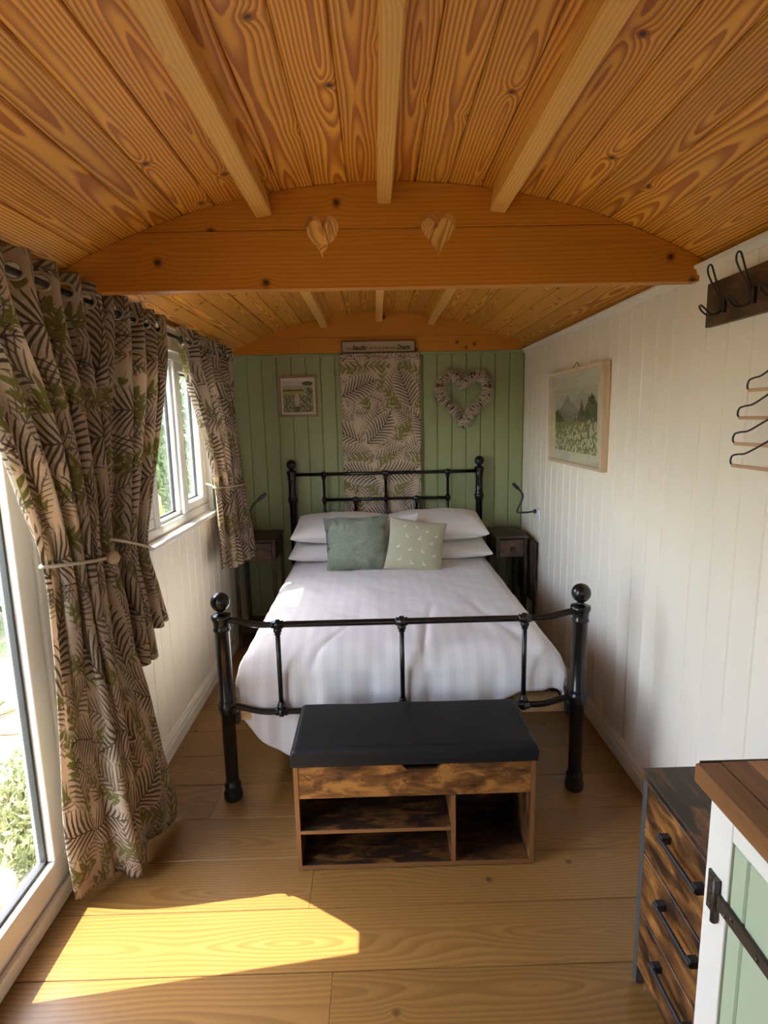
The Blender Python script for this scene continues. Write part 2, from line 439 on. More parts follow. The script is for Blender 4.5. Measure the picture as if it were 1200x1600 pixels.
# ---- walls
def wall_boards(parent, spans, z0, z1, axis, const, sign, mat, w):
    """vertical boards side by side; axis 'x'/'y' = run direction, const = face position, sign = direction the face looks"""
    cache = {}
    for (a, b) in spans:
        n = max(1, round((b-a)/w)); ww = (b-a)/n
        key = (round(ww, 4), z0, z1)
        if key not in cache: cache[key] = board_mesh(z1-z0, ww-.0040, .012, .0030, mat)
        for i in range(n):
            p = a + (i+.5)*ww
            if axis == 'y': place(cache[key], 'board', parent, (const, p, z0), (0, 0, 1), (0, sign, 0), (sign, 0, 0))
            else: place(cache[key], 'board', parent, (p, const, z0), (0, 0, 1), (-sign, 0, 0), (0, sign, 0))
BK = M['white']
# right wall (far stretch and, one board proud, the near stretch)
wr = MB().box(XR+.012, XR+.09, YF-.05, YB+.06, -.02, 2.06).build('wall_right', BK)
tag(wr, 'white painted tongue and groove wall with pictures', 'wall', kind='structure')
wall_boards(wr, [(1.925, YB)], 0, ZT, 'y', XR, -1, M['white'], .112)
MB().box(XR-.008, XR+.012, YF, 1.925, 0, ZT).build('packing', M['white'], wr)
wall_boards(wr, [(YF, 1.925)], 0, ZT, 'y', XR-.012, -1, M['white'], .112)
# back wall
wb = MB().box(XL-.1, XR+.09, YB+.012, YB+.09, -.02, 2.26).build('wall_back', M['green'])
tag(wb, 'sage green tongue and groove end wall behind the bed', 'wall', kind='structure')
wall_boards(wb, [(XL, XR)], 0, ZT-.022, 'x', YB, -1, M['green'], .103)
MB().box(XL, XR, YB-.010, YB+.012, ZT-.022, ZT, .003).build('cap_rail', M['green'], wb)
def roof_z(x, dr=0): return RZ + math.sqrt((RR-dr)**2 - (x-RX)**2)
def arc_poly(x0, x1, zb, n=40, dr=0, zmax=None):
    top = [(lerp(x1, x0, i/n), 0) for i in range(n+1)]
    top = [(x, min(roof_z(x, dr), zmax) if zmax else roof_z(x, dr)) for x, _ in top]
    return [(x0, zb), (x1, zb)] + [p for p in top if p[1] > zb + .001]
for (a, b, z0, z1) in [(XL, -.52, ZT, 2.062), (-.518, .60, ZT, 2.062), (.602, XR, ZT, 2.062), (XL, XR, 2.064, None)]:
    if z1: poly = arc_poly(a, b, z0, 30, .0, z1)
    else:
        xs = math.sqrt(RR**2-(z0-RZ)**2)-.01; poly = arc_poly(RX-xs, RX+xs, z0, 40)
    ox = (poly[0][0]+poly[1][0])/2; oz = z0+.05
    me = MB().prism([(p[0]-ox, p[1]-oz) for p in poly], 0, .018, 'y').mesh('gable_board', M['beam'])
    # re-map so that local X is along the board and Y across it
    for v in me.vertices: v.co = Vector((v.co.x, v.co.z, -v.co.y))
    place(me, 'gable_board', wb, (ox, YB-.006, oz), (1, 0, 0), (0, 0, 1), (0, -1, 0))
# left wall with door and window openings
DY0, DY1, DZ = .56, 1.72, 1.925
WY0, WY1, WZ0, WZ1 = 1.99, 3.37, .985, 1.865
m = MB(); xa, xb = XL-.115, XL-.012
for (y0, y1, z0, z1) in [(YF-.05, DY0, -.02, 2.06), (DY0, DY1, DZ, 2.06), (DY1, WY0, -.02, 2.06), (WY0, WY1, -.02, WZ0), (WY0, WY1, WZ1, 2.06), (WY1, YB+.06, -.02, 2.06), ]:
    m.box(xa, xb, y0, y1, z0, z1)
# a second, unseen window opening is added in the end wall behind the camera
wlft = m.build('wall_left', BK)
tag(wlft, 'white painted tongue and groove wall with glazed door and window', 'wall', kind='structure')
wall_boards(wlft, [(YF, DY0)], 0, ZT, 'y', XL, 1, M['white'], .112)
wall_boards(wlft, [(DY1+.03, WY0)], 0, ZT, 'y', XL, 1, M['white'], .112)
wall_boards(wlft, [(WY0, WY1)], 0, WZ0, 'y', XL, 1, M['white'], .104)
wall_boards(wlft, [(WY0, WY1)], WZ1, ZT, 'y', XL, 1, M['white'], .104)
wall_boards(wlft, [(WY1, YB)], 0, ZT, 'y', XL, 1, M['white'], .112)
wall_boards(wlft, [(DY0, DY1+.03)], DZ, ZT, 'y', XL, 1, M['white'], .112)
# wall behind the camera with a small unseen window added to raise ambient light
wf = MB(); 
for (x0, x1, z0, z1) in [(XL-.1, -.31, -.02, 2.26), (.31, XR+.09, -.02, 2.26), (-.31, .31, -.02, 1.15), (-.31, .31, 1.72, 2.26)]: wf.box(x0, x1, YF-.09, YF-.012, z0, z1)
wf = wf.build('wall_front', M['white']); tag(wf, 'white end wall of the hut with a small added window', 'wall', kind='structure')
wall_boards(wf, [(XL, -.31), (.31, XR)], 0, ZT, 'x', YF, 1, M['white'], .103)
wall_boards(wf, [(-.31, .31)], 0, 1.15, 'x', YF, 1, M['white'], .103)
w2 = empty('added_window', (0, YF-.05, 1.15), 'small unseen window added in the front end wall for ambient light', 'window', kind='structure')
f = MB()
for (x0, x1, z0, z1) in [(-.31, .31, 0, .06), (-.31, .31, .51, .57), (-.31, -.25, .06, .51), (.25, .31, .06, .51), (-.03, .03, .06, .51)]: f.box(x0, x1, -.03, .03, z0, z1, .004)
f.build('frame', M['upvc'], w2)
for a in (-.25, .03): MB().box(a, a+.22, -.003, .003, .06, .51).build('pane', M['glass'], w2)

# baseboards: moulded profile
def skirting(name, label, x, sgn, y0, y1):
    pr = [(0, 0), (.018, 0), (.018, .055), (.014, .062), (.014, .078), (.008, .088), (.006, .098), (0, .098)]
    o = MB().prism([(x+sgn*a, z) for a, z in pr], y0, y1, 'y').build(name, M['trim']); return tag(o, label, 'baseboard', kind='structure')
skirting('baseboard_right', 'white moulded skirting along the right white wall', XR, -1, 1.30, YB)
skirting('baseboard_left', 'white moulded skirting below the window', XL, 1, DY1+.03, YB)
o = MB().prism([(YB-a, z) for a, z in [(0, 0), (.018, 0), (.018, .055), (.014, .078), (.006, .098), (0, .098)]], XL, XR, 'x').build('baseboard_back', M['green'])
tag(o, 'green moulded skirting along the end wall', 'baseboard', kind='structure')
# cornice strips on the wall tops
for i, (nm, x, sg, y0, y1) in enumerate([('trim_1', XR-.012, -1, YF, 1.925), ('trim_2', XR, -1, 1.927, YB), ('trim_3', XL, 1, YF, YB)]):
    pr = [(0, -.03), (.006, -.028), (.012, -.012), (.020, -.008), (.020, 0), (0, 0)]
    o = MB().prism([(x+sg*a, ZT+z+.004) for a, z in pr], y0, y1, 'y').build(nm, M['trim'])
    tag(o, ['white cornice strip above the coat rack', 'white cornice strip above the framed landscape', 'white cornice strip above the curtain rods'][i], 'trim', kind='structure')

# ---- barrel roof: slab outside, pine planks inside
th0, th1 = math.asin((XL-.075-RX)/RR), math.asin((XR+.075-RX)/RR)
n = 48; pin = []; pout = []
for i in range(n+1):
    a = lerp(th0, th1, i/n)
    pin.append((RX+(RR+.016)*math.sin(a), RZ+(RR+.016)*math.cos(a))); pout.append((RX+(RR+.06)*math.sin(a), RZ+(RR+.06)*math.cos(a)))
ce = MB().prism(pin+pout[::-1], YF-.10, YB+.10, 'y').build('ceiling', M['pine'])
tag(ce, 'curved barrel ceiling of knotty orange pine planks', 'ceiling', kind='structure')
NP = 22; dth = (th1-th0)/NP; pw = RR*dth
b1 = board_mesh(YBEAM+.02-YF, pw-.0015, .014, .0038, M['pine'], 'plank'); b2 = board_mesh(YB-YBEAM-.024, pw-.0015, .014, .0038, M['pine'], 'plank')
for i in range(NP):
    a = th0+(i+.5)*dth; nrm = Vector((math.sin(a), 0, math.cos(a)))
    for me, y0 in ((b1, YF), (b2, YBEAM+.024)):
        place(me, 'plank', ce, (RX+RR*nrm.x, y0, RZ+RR*nrm.z), (0, 1, 0), (math.cos(a), 0, -math.sin(a)), (-nrm.x, 0, -nrm.z))
for xr, w in ((-.345, .05), (.037, .044), (.398, .05)):
    a = math.asin((xr-RX)/RR); nrm = Vector((math.sin(a), 0, math.cos(a)))
    for y0, y1 in ((YF, YBEAM-.002), (YBEAM+.05, YB-.026)):
        L = y1-y0; me = MB().box(0, L, -w/2, w/2, -.002, .068, .004).mesh('batten', M['batten'])
        place(me, 'batten', ce, (RX+RR*nrm.x, y0, RZ+RR*nrm.z), (0, 1, 0), (math.cos(a), 0, -math.sin(a)), (-nrm.x, 0, -nrm.z))

# ---- tie beam with two heart cut-outs, two boards deep
HZ = 2.088; BZ = 1.915
def heart(cx, cz, w, h, n=28):
    pts = []
    for i in range(2*n):
        t = 2*PI*i/(2*n)
        x = 16*math.sin(t)**3/16; z = (13*math.cos(t)-5*math.cos(2*t)-2*math.cos(3*t)-math.cos(4*t))
        z = (z+17)/(29.0)                       # 0..1
        pts.append((cx+x*w/2*(.55+.45*min(1, z/.55)) if z < .55 else cx+x*w/2, cz-h/2+z*h))
    return pts
H1, H2 = heart(-.158, 2.064, .104, .130), heart(.205, 2.065, .108, .130)
def split(hp, zc, up):
    """the run of heart points above (up) or below the joint, ordered left to right or right to left"""
    n = len(hp); out = []
    ins = [(p[1] > zc) == up for p in hp]
    st = next(i for i in range(n) if ins[i] and not ins[i-1])
    i = st; seq = []
    while ins[i % n]: seq.append(hp[i % n]); i += 1
    def cut(p, q):
        t = (zc-p[1])/(q[1]-p[1]); return (p[0]+(q[0]-p[0])*t, zc)
    return [cut(hp[st-1], hp[st])] + seq + [cut(hp[(i-1) % n], hp[i % n])]
BX0, BX1 = XL+.002, XR-.006
up = [(BX0, HZ+.001)]
for hp in (H1, H2):
    s = split(hp, HZ, True)
    if s[0][0] > s[-1][0]: s = s[::-1]
    up += [(p[0], max(p[1], HZ+.001)) for p in s]
up += [(BX1, HZ+.001)]
xs_r = RX+math.sqrt(RR**2-(HZ+.001-RZ)**2); xs_l = 2*RX-xs_r
up[0] = (xs_l+.003, HZ+.001); up[-1] = (xs_r-.003, HZ+.001)
up += [(x, roof_z(x)-.0015) for x in [lerp(xs_r-.01, xs_l+.01, i/50) for i in range(51)]]
lo = [(BX1, BZ), (BX0, BZ), (BX0, roof_z(BX0)-.002)] + [(x, min(HZ-.001, roof_z(x)-.002)) for x in [lerp(BX0, xs_l, i/8) for i in range(1, 9)]]
for hp in (H1, H2):
    s = split(hp, HZ, False)
    if s[0][0] > s[-1][0]: s = s[::-1]
    lo += [(p[0], min(p[1], HZ-.001)) for p in s]
lo += [(x, min(HZ-.001, roof_z(x)-.002)) for x in [lerp(xs_r, BX1, i/8) for i in range(9)]]
tb = empty('tie_beam', (0, YBEAM, BZ), 'arched orange pine tie beam with two heart cut-outs', 'beam')
for nm, poly, oz in (('beam_board', lo, 2.0), ('beam_board', up, 2.15)):
    me = MB().prism([(p[0], p[1]-oz) for p in poly], 0, .045, 'y').mesh(nm, M['beam'])
    for v in me.vertices: v.co = Vector((v.co.x, v.co.z, -v.co.y))
    o = mobj(nm, me, tb)
    o.matrix_parent_inverse = Matrix.Identity(4)
    o.matrix_basis = Matrix(((1, 0, 0, 0), (0, 0, -1, 0), (0, 1, 0, oz-BZ), (0, 0, 0, 1)))

# ---- window in the left wall
XW = XL-.06
wi = empty('window_1', (XW, WY0, WZ0), 'white casement window between the leaf print curtains', 'window', kind='structure')
def wbox(mb, y0, y1, z0, z1, d0=-.035, d1=.035, c=.004): return mb.box(d0, d1, y0-WY0, y1-WY0, z0-WZ0, z1-WZ0, c)
fr = MB(); t = .05
wbox(fr, WY0, WY1, WZ0, WZ0+t); wbox(fr, WY0, WY1, WZ1-t, WZ1); wbox(fr, WY0, WY0+t, WZ0+t, WZ1-t); wbox(fr, WY1-t, WY1, WZ0+t, WZ1-t)
fr.build('frame', M['upvc'], wi)
for ym in (2.555, 2.945):
    q = MB(); wbox(q, ym-.028, ym+.028, WZ0+t, WZ1-t, -.03, .038); q.build('mullion', M['upvc'], wi)
spans = [(WY0+t, 2.527), (2.583, 2.917), (2.973, WY1-t)]
for i, (a, b) in enumerate(spans):
    z0, z1 = WZ0+t, WZ1-t
    if i != 1:
        q = MB(); s = .048
        for (y0, y1, c0, c1) in [(a, b, z0, z0+s), (a, b, z1-s, z1), (a, a+s, z0+s, z1-s), (b-s, b, z0+s, z1-s)]: wbox(q, y0, y1, c0, c1, -.028, .030, .005)
        sa = q.build('sash', M['upvc'], wi); par = sa; a += s; b -= s; z0 += s; z1 -= s
    else:
        q = MB(); s = .018
        for (y0, y1, c0, c1) in [(a, b, z0, z0+s), (a, b, z1-s, z1), (a, a+s, z0+s, z1-s), (b-s, b, z0+s, z1-s)]: wbox(q, y0, y1, c0, c1, -.012, .020, .004)
        sa = q.build('bead', M['upvc'], wi); par = sa; a += s; b -= s; z0 += s; z1 -= s
    q = MB(); wbox(q, a-.004, b+.004, z0-.004, z1+.004, -.012, -.008, 0); q.build('pane', M['glass'], par)
    q = MB(); g = .010
    for (y0, y1, c0, c1) in [(a, b, z0, z0+g), (a, b, z1-g, z1), (a, a+g, z0, z1), (b-g, b, z0, z1)]: wbox(q, y0, y1, c0, c1, -.016, -.004, 0)
    q.build('gasket', M['blackmatt'], par)
q = MB().box(.02, .092, -.03, WY1-WY0+.02, -.022, .004, .006); q.build('sill', M['trim'], wi)
q = MB(); 
q.box(.035, .062, -.002, 0.012, 0, WZ1-WZ0); q.box(.035, .062, WY1-WY0-.012, WY1-WY0+.002, 0, WZ1-WZ0); q.box(.035, .062, 0, WY1-WY0, WZ1-WZ0-.012, WZ1-WZ0+.002)
q.build('reveal_lining', M['trim'], wi)

# ---- glazed double door
XD = -1.065
do = empty('door_1', (XD, DY0, 0), 'white double glazed garden door beside the long curtain', 'door', kind='structure')
def dbox(mb, y0, y1, z0, z1, d0, d1, c=.004): return mb.box(d0, d1, y0-DY0, y1-DY0, z0, z1, c)
q = MB(); dbox(q, DY1-.06, DY1, 0, DZ, -.04, .035); q.build('jamb', M['upvc'], do)
q = MB(); dbox(q, DY0, DY0+.06, 0, DZ, -.04, .035); q.build('jamb', M['upvc'], do)
q = MB(); dbox(q, DY0+.06, DY1-.06, DZ-.05, DZ, -.04, .035); q.build('head', M['upvc'], do)
q = MB(); dbox(q, DY1-.005, DY1+.032, 0, DZ, .035, .088, .003); q.build('reveal_board', M['trim'], do)
q = MB(); dbox(q, DY0+.06, DY1-.06, -.02, .075, -.045, .012, .004); q.build('threshold', M['upvc'], do)
q = MB(); dbox(q, DY0+.02, DY1, -.0, .052, .014, .034, .008); q.build('threshold_trim', M['trim'], do)
for (a, b, far) in ((DY0+.062, 1.162, False), (1.164, DY1-.062, True)):
    s = .084; q = MB(); z0, z1 = .078, DZ-.052
    for (y0, y1, c0, c1) in [(a, b, z0, z0+s), (a, b, z1-.03, z1), (a, a+s, z0+s, z1-.03), (b-s, b, z0+s, z1-.03)]: dbox(q, y0, y1, c0, c1, -.03, .028, .006)
    leaf = q.build('door_leaf', M['upvc'], do)
    q = MB(); dbox(q, a+s-.004, b-s+.004, z0+s-.004, z1-.03+.004, -.006, -.001, 0); q.build('pane', M['glass'], leaf)
    q = MB(); g = .011
    for (y0, y1, c0, c1) in [(a+s, b-s, z0+s, z0+s+g), (a+s, a+s+g, z0+s, z1-.03), (b-s-g, b-s, z0+s, z1-.03)]: dbox(q, y0, y1, c0, c1, -.012, .006, 0)
    q.build('gasket', M['blackmatt'], leaf)

# ================================================================== bed
def post_profile(h, r, ball, collar, capz):
    """turned metal post: foot, shaft, collar, capital, neck and ball"""
    p = [(.006, 0), (r*1.12, .002), (r*1.2, .012), (r*1.2, .030), (r*.98, .048), (r*1.06, .056), (r*1.06, .066), (r*.86, .074), (r*.84, .09)]
    for z in ([collar] if not isinstance(collar, list) else collar):
        p += [(r*.86, z-.032), (r*1.06, z-.028), (r*1.02, z-.020), (r*1.18, z-.008), (r*1.22, z), (r*1.12, z+.010), (r*.94, z+.016), (r*1.04, z+.024), (r*.9, z+.030)]
    p += [(r*.9, capz-.060), (r*1.06, capz-.056), (r*1.06, capz-.050), (r*.96, capz-.046), (r*1.04, capz-.022), (r*1.22, capz-.008), (r*1.22, capz+.004), (r*.9, capz+.008), (r*.55, capz+.012), (r*.40, capz+.02)]
    bc = h-ball
    for i in range(9):
        a = -1.15+(PI/2+1.15)*i/8; p.append((max(.0015, ball*math.cos(a)), bc+ball*math.sin(a)))
    return p
bed = empty('bed_frame', (.077, 3.0, 0), 'black tubular metal bedstead with ball finials', 'bed frame')
def bpart(mb, name, mat='black'):
    o = mb.build(name, M[mat], bed); o.location = (-.077, -3.0, 0); return o
FY, HY = 2.08, 3.965
FXL, FXR, HXL, HXR = -.615, .772, -.600, .722
for x in (FXL, FXR): bpart(MB().lathe(post_profile(.865, .031, .037, .405, .772), (x, FY, 0), 24), 'post')
for x in (HXL, HXR): bpart(MB().lathe(post_profile(1.235, .028, .034, [.52, .955], 1.150), (x, HY, 0), 24), 'post')
def collar(mb, x, y, z, r, h, ax='z'):
    pr = [(r*.7, -h), (r, -h*.8), (r*.9, -h*.45), (r*1.25, -h*.3), (r*1.25, h*.3), (r*.9, h*.45), (r, h*.8), (r*.7, h)]
    return mb.lathe(pr, (x, y, z), 12, ax)
def foot_rail(z, rise):
    pts = []
    for i in range(9): # left curve
        t = i/8; pts.append((lerp(FXL, FXL+.16, t), FY-.0*t, z+rise*(1-sstep(t))))
    for i in range(9):
        t = i/8; pts.append((lerp(FXR-.16, FXR, t), FY, z+rise*sstep(t)))
    return pts
for z, rs in ((.732, .026), (.372, .032)):
    o = bpart(MB().tube(foot_rail(z, rs), .0125, 10), 'foot_rail')
    for x in (-.402, .078, .556):
        if z < .5 and x == .078: pass
        c = collar(MB(), x, FY, z, .017, .026, 'x'); collar(c, x, FY, z+(-.022 if z > .5 else .022), .0135, .022)
        c = c.build('joint_collar', M['black'], o)
for x in (-.402, .078, .556): bpart(MB().tube([(x, FY, .375), (x, FY, .73)], .0095, 10), 'spindle')
top = bpart(MB().tube([(HXL, HY, 1.128), (HXR, HY, 1.128)], .0125, 10), 'head_rail')
low = bpart(MB().tube([(-.378, HY, .945), (.498, HY, .945)], .0115, 10), 'head_rail')
bot = bpart(MB().tube([(HXL, HY, .42), (HXR, HY, .42)], .0125, 10), 'head_rail')
for x, z0, z1 in ((-.376, .42, 1.128), (.499, .42, 1.128), (.060, .42, 1.128), (-.157, .42, .945), (.277, .42, .945)):
    bpart(MB().tube([(x, HY, z0), (x, HY, z1)], .010, 10), 'spindle')
    c = collar(MB(), x, HY, z1, .016, .024, 'x'); collar(c, x, HY, z1-.02, .013, .02); c.build('joint_collar', M['black'], top if z1 > 1 else low)
for x in (-.376, .060, .499):
    c = collar(MB(), x, HY, .945, .016, .024, 'z'); c.build('joint_collar', M['black'], low)
M['pinelight'] = wood('slat_pine', (.62, .42, .20), (.48, .28, .11), ring=80, contrast=.6, knots=1.5)
for x in (FXL+.028, FXR-.028):
    bpart(MB().box(x-.012, x+.012, FY+.01, HY-.01, .315, .365, .003), 'side_rail', 'blackmatt')
for i in range(13):
    y = FY+.075+i*.145
    me = MB().box(0, FXR-FXL-.09, -.035, .035, 0, .018, .003).mesh('slat', M['pinelight'])
    o = mobj('slat', me, bed); o.location = (FXL+.045-.077, y-3.0, .350)
me = MB().box(0, FXR-FXL-.07, -.016, .016, 0, .04, .003).mesh('slat_rail', M['pinelight'])
o = mobj('slat_rail', me, bed); o.location = (FXL+.035-.077, FY+.052-3.0, .318)

BCX = .077
mt = MB().box(BCX-.62, BCX+.62, FY+.085, HY-.04, .370, .545, .035).build('mattress', M['pillow'])
tag(mt, 'white mattress hidden beneath the striped duvet', 'mattress')

# ---- duvet draped over the mattress
def fold(s, half, r):
    fl_ = half-r
    if s <= fl_: return s, 0.
    q = (s-fl_)/r
    if q < PI/2: return fl_+r*math.sin(q), r*(1-math.cos(q))
    return half, r+(s-fl_-r*PI/2)
def duvet_fn(u, v):
    a = (u*2-1)                                     # -1..1 across
    half = .652; r = .085; top = half-r+r*PI/2
    yfoot = FY+.045; yhead = 3.90
    bl = yhead-yfoot-.09+.09*PI/2                   # cloth length to where it hangs straight at the foot
    edge = sstep((abs(a)-.45)/.55)
    if a > 0: edge = sstep((a-.1)/.62)
    foot = lerp(.345, .10 if a < 0 else .045, edge)+.02*math.sin(a*9+1)
    b = v*(bl+foot)
    side = lerp(.17, .08, sstep((b-bl+.30)/.4))+.02*math.sin(b*7)
    s = abs(a)*(top+side)
    dx, dz1 = fold(s, half, r)
    yl = yhead-b; 
    base = yhead-yfoot
    dy, dz2 = fold(b, base, .09)
    x = BCX+math.copysign(dx, a); y = yhead-dy
    drop = max(dz1, dz2)+.35*min(dz1, dz2)
    dome = .022*(1-min(1, (dx/half))**2)*min(1, (y-yfoot)/.25) if y > yfoot else 0
    z = .578+dome-drop
    # soft creases
    nz = noise.noise(Vector((x*5, y*3.2, 1.7)))*.010+noise.noise(Vector((x*11+y*5, y*9, 4.1)))*.005
    hang = min(1, drop/.12)
    crease = .012*math.exp(-((x-.16-.12*(y-2.1)-.10*(y-2.1)**2)/.018)**2)*sstep((2.75-y)/.4)
    crease += .010*math.exp(-((x+.30-.55*(y-2.1))/.016)**2)*sstep((2.5-y)/.3)
    crease += .010*math.exp(-((x-.62+.3*(y-2.1))/.03)**2)*sstep((2.9-y)/.4)
    z += (nz-crease)*(1-.6*hang)
    if dz2 > .05:
        y -= hang*(.012*math.sin(x*24)+.008*math.sin(x*51+1))*min(1, dz2/.2)+.004
    if dz1 > .05: x += math.copysign(hang*(.008*math.sin(y*19)+.006*noise.noise(Vector((y*8, z*6, 0)))), a)
    return (x, y, z)
dm = MB().grid(duvet_fn, 150, 190)
dv = dm.build('duvet', M['duvet'], fixn=False)
sol = dv.modifiers.new('thick', 'SOLIDIFY'); sol.thickness = .012; sol.offset = -1
tag(dv, 'white satin striped duvet spread over the bed', 'duvet')

# ---- pillows and cushions
def pillow_pt(u, v, a, b, T, side, seed, wr=.006, pinch=.10, p=.5):
    """u,v in -1..1"""
    e = max(0., (1-u*u)*(1-v*v)); h = T*e**p
    x = a*u*(1-pinch*(1-v*v)*abs(u)**3*.6); y = b*v*(1-pinch*(1-u*u)*abs(v)**3*.6)
    n1 = noise.noise(Vector((x*9+seed, y*9, side*3)))*wr+noise.noise(Vector((x*22+seed, y*22, side*5)))*wr*.5
    ed = abs(u)**6+abs(v)**6
    n1 += .5*wr*math.sin(14*(u+v*.7)+seed)*min(1, ed)*e**.3
    n1 += wr*.9*math.sin(9*math.atan2(v, u)+seed*2+3*noise.noise(Vector((x*6, y*6, seed))))*min(1, (u*u+v*v)*.7)*e**.25
    return Vector((x, y, side*(h+n1*min(1, e*4))))
def pillow_mesh(a, b, T, seed, mat, n=28, wr=.006, pinch=.10, p=.5, name='pillow'):
    mb = MB()
    for sd in (1, -1):
        def fn(i, j):
            u = math.sin((i*2-1)*PI/2*.999); v = math.sin((j*2-1)*PI/2*.999)
            return pillow_pt(u, v, a, b, T, sd, seed, wr, pinch, p)
        mb.grid(fn, n, n)
    me = mb.mesh(name, None, False)
    bm = bmesh.new(); bm.from_mesh(me); bmesh.ops.remove_doubles(bm, verts=bm.verts[:], dist=.0008)
    bmesh.ops.recalc_face_normals(bm, faces=bm.faces[:]); bm.to_mesh(me); bm.free()
    me.polygons.foreach_set('use_smooth', [True]*len(me.polygons)); me.materials.append(mat); return me
def put_pillow(name, label, cat, loc, rot, a, b, T, seed, mat, group=None, **kw):
    o = mobj(name, pillow_mesh(a, b, T, seed, mat, name=name, **kw), None, loc, rot); return tag(o, label, cat, group)
R = math.radians
put_pillow('pillow', 'plump white bed pillow beside the striped duvet, lower one behind furry sage cushion', 'pillow', (-.255, 3.715, .655), (R(3), 0, R(1)), .325, .225, .062, 1, M['pillow'], p=.36, pinch=.05)
put_pillow('pillow', 'plump white bed pillow, upper one behind the furry sage cushion', 'pillow', (-.245, 3.735, .792), (R(10), R(0), R(-2)), .315, .205, .076, 2, M['pillow'], p=.36, pinch=.05)
put_pillow('pillow', 'plump white bed pillow, lower one behind the goose print cushion', 'pillow', (.405, 3.715, .655), (R(3), 0, R(-1)), .325, .225, .062, 3, M['pillow'], p=.36, pinch=.05)
put_pillow('pillow', 'plump white bed pillow, upper one behind the goose print cushion', 'pillow', (.392, 3.735, .797), (R(10), 0, R(2)), .315, .205, .080, 4, M['pillow'], p=.36, pinch=.05)
put_pillow('pillow', 'small white pillow standing upright between the two pillow stacks', 'pillow', (.070, 3.50, .755), (R(66), R(-3), 0), .195, .155, .028, 5, M['pillow'], pinch=.22)

def fur_mat(name, c):
    t = NT(name)
    n = t.noise(t.obj(), 34, 4, .6, .8); n2 = t.noise(t.obj(), 260, 3)
    t.col(t.mix(n, tuple(x*.72 for x in c), tuple(x*1.22 for x in c))); t.rough(.95)
    t.b.inputs['Sheen Weight'].default_value = .5
    t.bump(t.math('ADD', t.math('MULTIPLY', n, .8), t.math('MULTIPLY', n2, .5)), .7, .012); return t.m
M['fur'] = fur_mat('sage_fur', (.33, .375, .275))
cu = put_pillow('cushion', 'furry sage green cushion leaning on the pillows', 'cushion', (-.135, 3.392, .748), (R(63), R(-2), R(2)), .196, .182, .075, 6, M['fur'], wr=.010, pinch=.14, n=40)
# short pile on the furry cushion
rng = random.Random(9); fu = MB()
for _ in range(11000):
    uu, vv = math.sin(rng.uniform(-1, 1)*PI/2), math.sin(rng.uniform(-1, 1)*PI/2)
    p = pillow_pt(uu, vv, .196, .182, .075, 1, 6, .010, .14)
    q = pillow_pt(min(.999, uu+.01), vv, .196, .182, .075, 1, 6, .010, .14)
    lean = noise.noise_vector(p*9+Vector((3, 1, 0))); d = Vector((lean.x*1.3, lean.y*1.3-.25, .55)).normalized()*rng.uniform(.008, .014)
    sd = d.cross(Vector((0, 0, 1))).normalized()*.0013
    fu.add([p-sd, p+sd, p+d], [(0, 1, 2)])
fo = fu.build('fur_pile', M['fur'], cu, fixn=False); fo['kind'] = 'stuff'
# goose cushion
GA, GB, GT = .176, .168, .062
M['goose_c'] = plain('sage_cream_cotton', (.45, .43, .29), .9, 0, 60, .3, .1)
M['goose'] = plain('goose_cream', (.72, .66, .52), .9)
M['goose_o'] = plain('goose_orange', (.42, .20, .07), .9)
gc = put_pillow('cushion', 'cream cushion with embroidered white geese', 'cushion', (.222, 3.345, .738), (R(62), R(8), R(-4)), GA, GB, GT, 8, M['goose_c'], pinch=.12, wr=.005)
gpoly = [(-.55, .05), (-.35, -.25), (0, -.38), (.3, -.25), (.42, .05), (.36, .35), (.40, .62), (.55, .72), (.40, .85), (.24, .78), (.20, .45), (.05, .22), (-.25, .18)]
gspots = [(-.45, .62, 1), (-.02, .62, -1), (.35, .50, 1), (.68, .36, 1), (-.32, .22, -1), (.10, .17, 1), (.53, .05, 1), (-.60, -.18, 1), (-.18, -.26, 1), (.26, -.28, -1), (.66, -.36, 1), (-.50, -.64, 1), (-.06, -.74, -1), (.36, -.72, -1)]
for (gu, gv, sg) in gspots:
    S = .023
    vs = []; n = len(gpoly)
    for lift in (.0025, -.004):
        for (px, pz) in gpoly:
            uu, vv = gu+sg*px*S/GA, gv+pz*S/GB
            p = pillow_pt(uu, vv, GA, GB, GT, 1, 8, .005, .12); p.z += lift; vs.append(p)
    from mathutils.geometry import tessellate_polygon
    tri = tessellate_polygon([[Vector((p[0], p[1], 0)) for p in gpoly]])
    fs = [tuple(t) for t in tri]+[(i, (i+1) % n, (i+1) % n+n, i+n) for i in range(n)]
    g = MB().add(vs, fs).build('goose', M['goose'], gc)
    fv = []
    for dx in (-.08, .12):
        for (px, pz) in ((dx-.06, -.34), (dx+.06, -.34), (dx+.10, -.58), (dx-.06, -.58)):
            p = pillow_pt(gu+sg*px*S/GA, gv+pz*S/GB, GA, GB, GT, 1, 8, .005, .12); p.z += .0022; fv.append(p)
    MB().add(fv, [(0, 1, 2, 3), (4, 5, 6, 7)]).build('goose_feet', M['goose_o'], g)

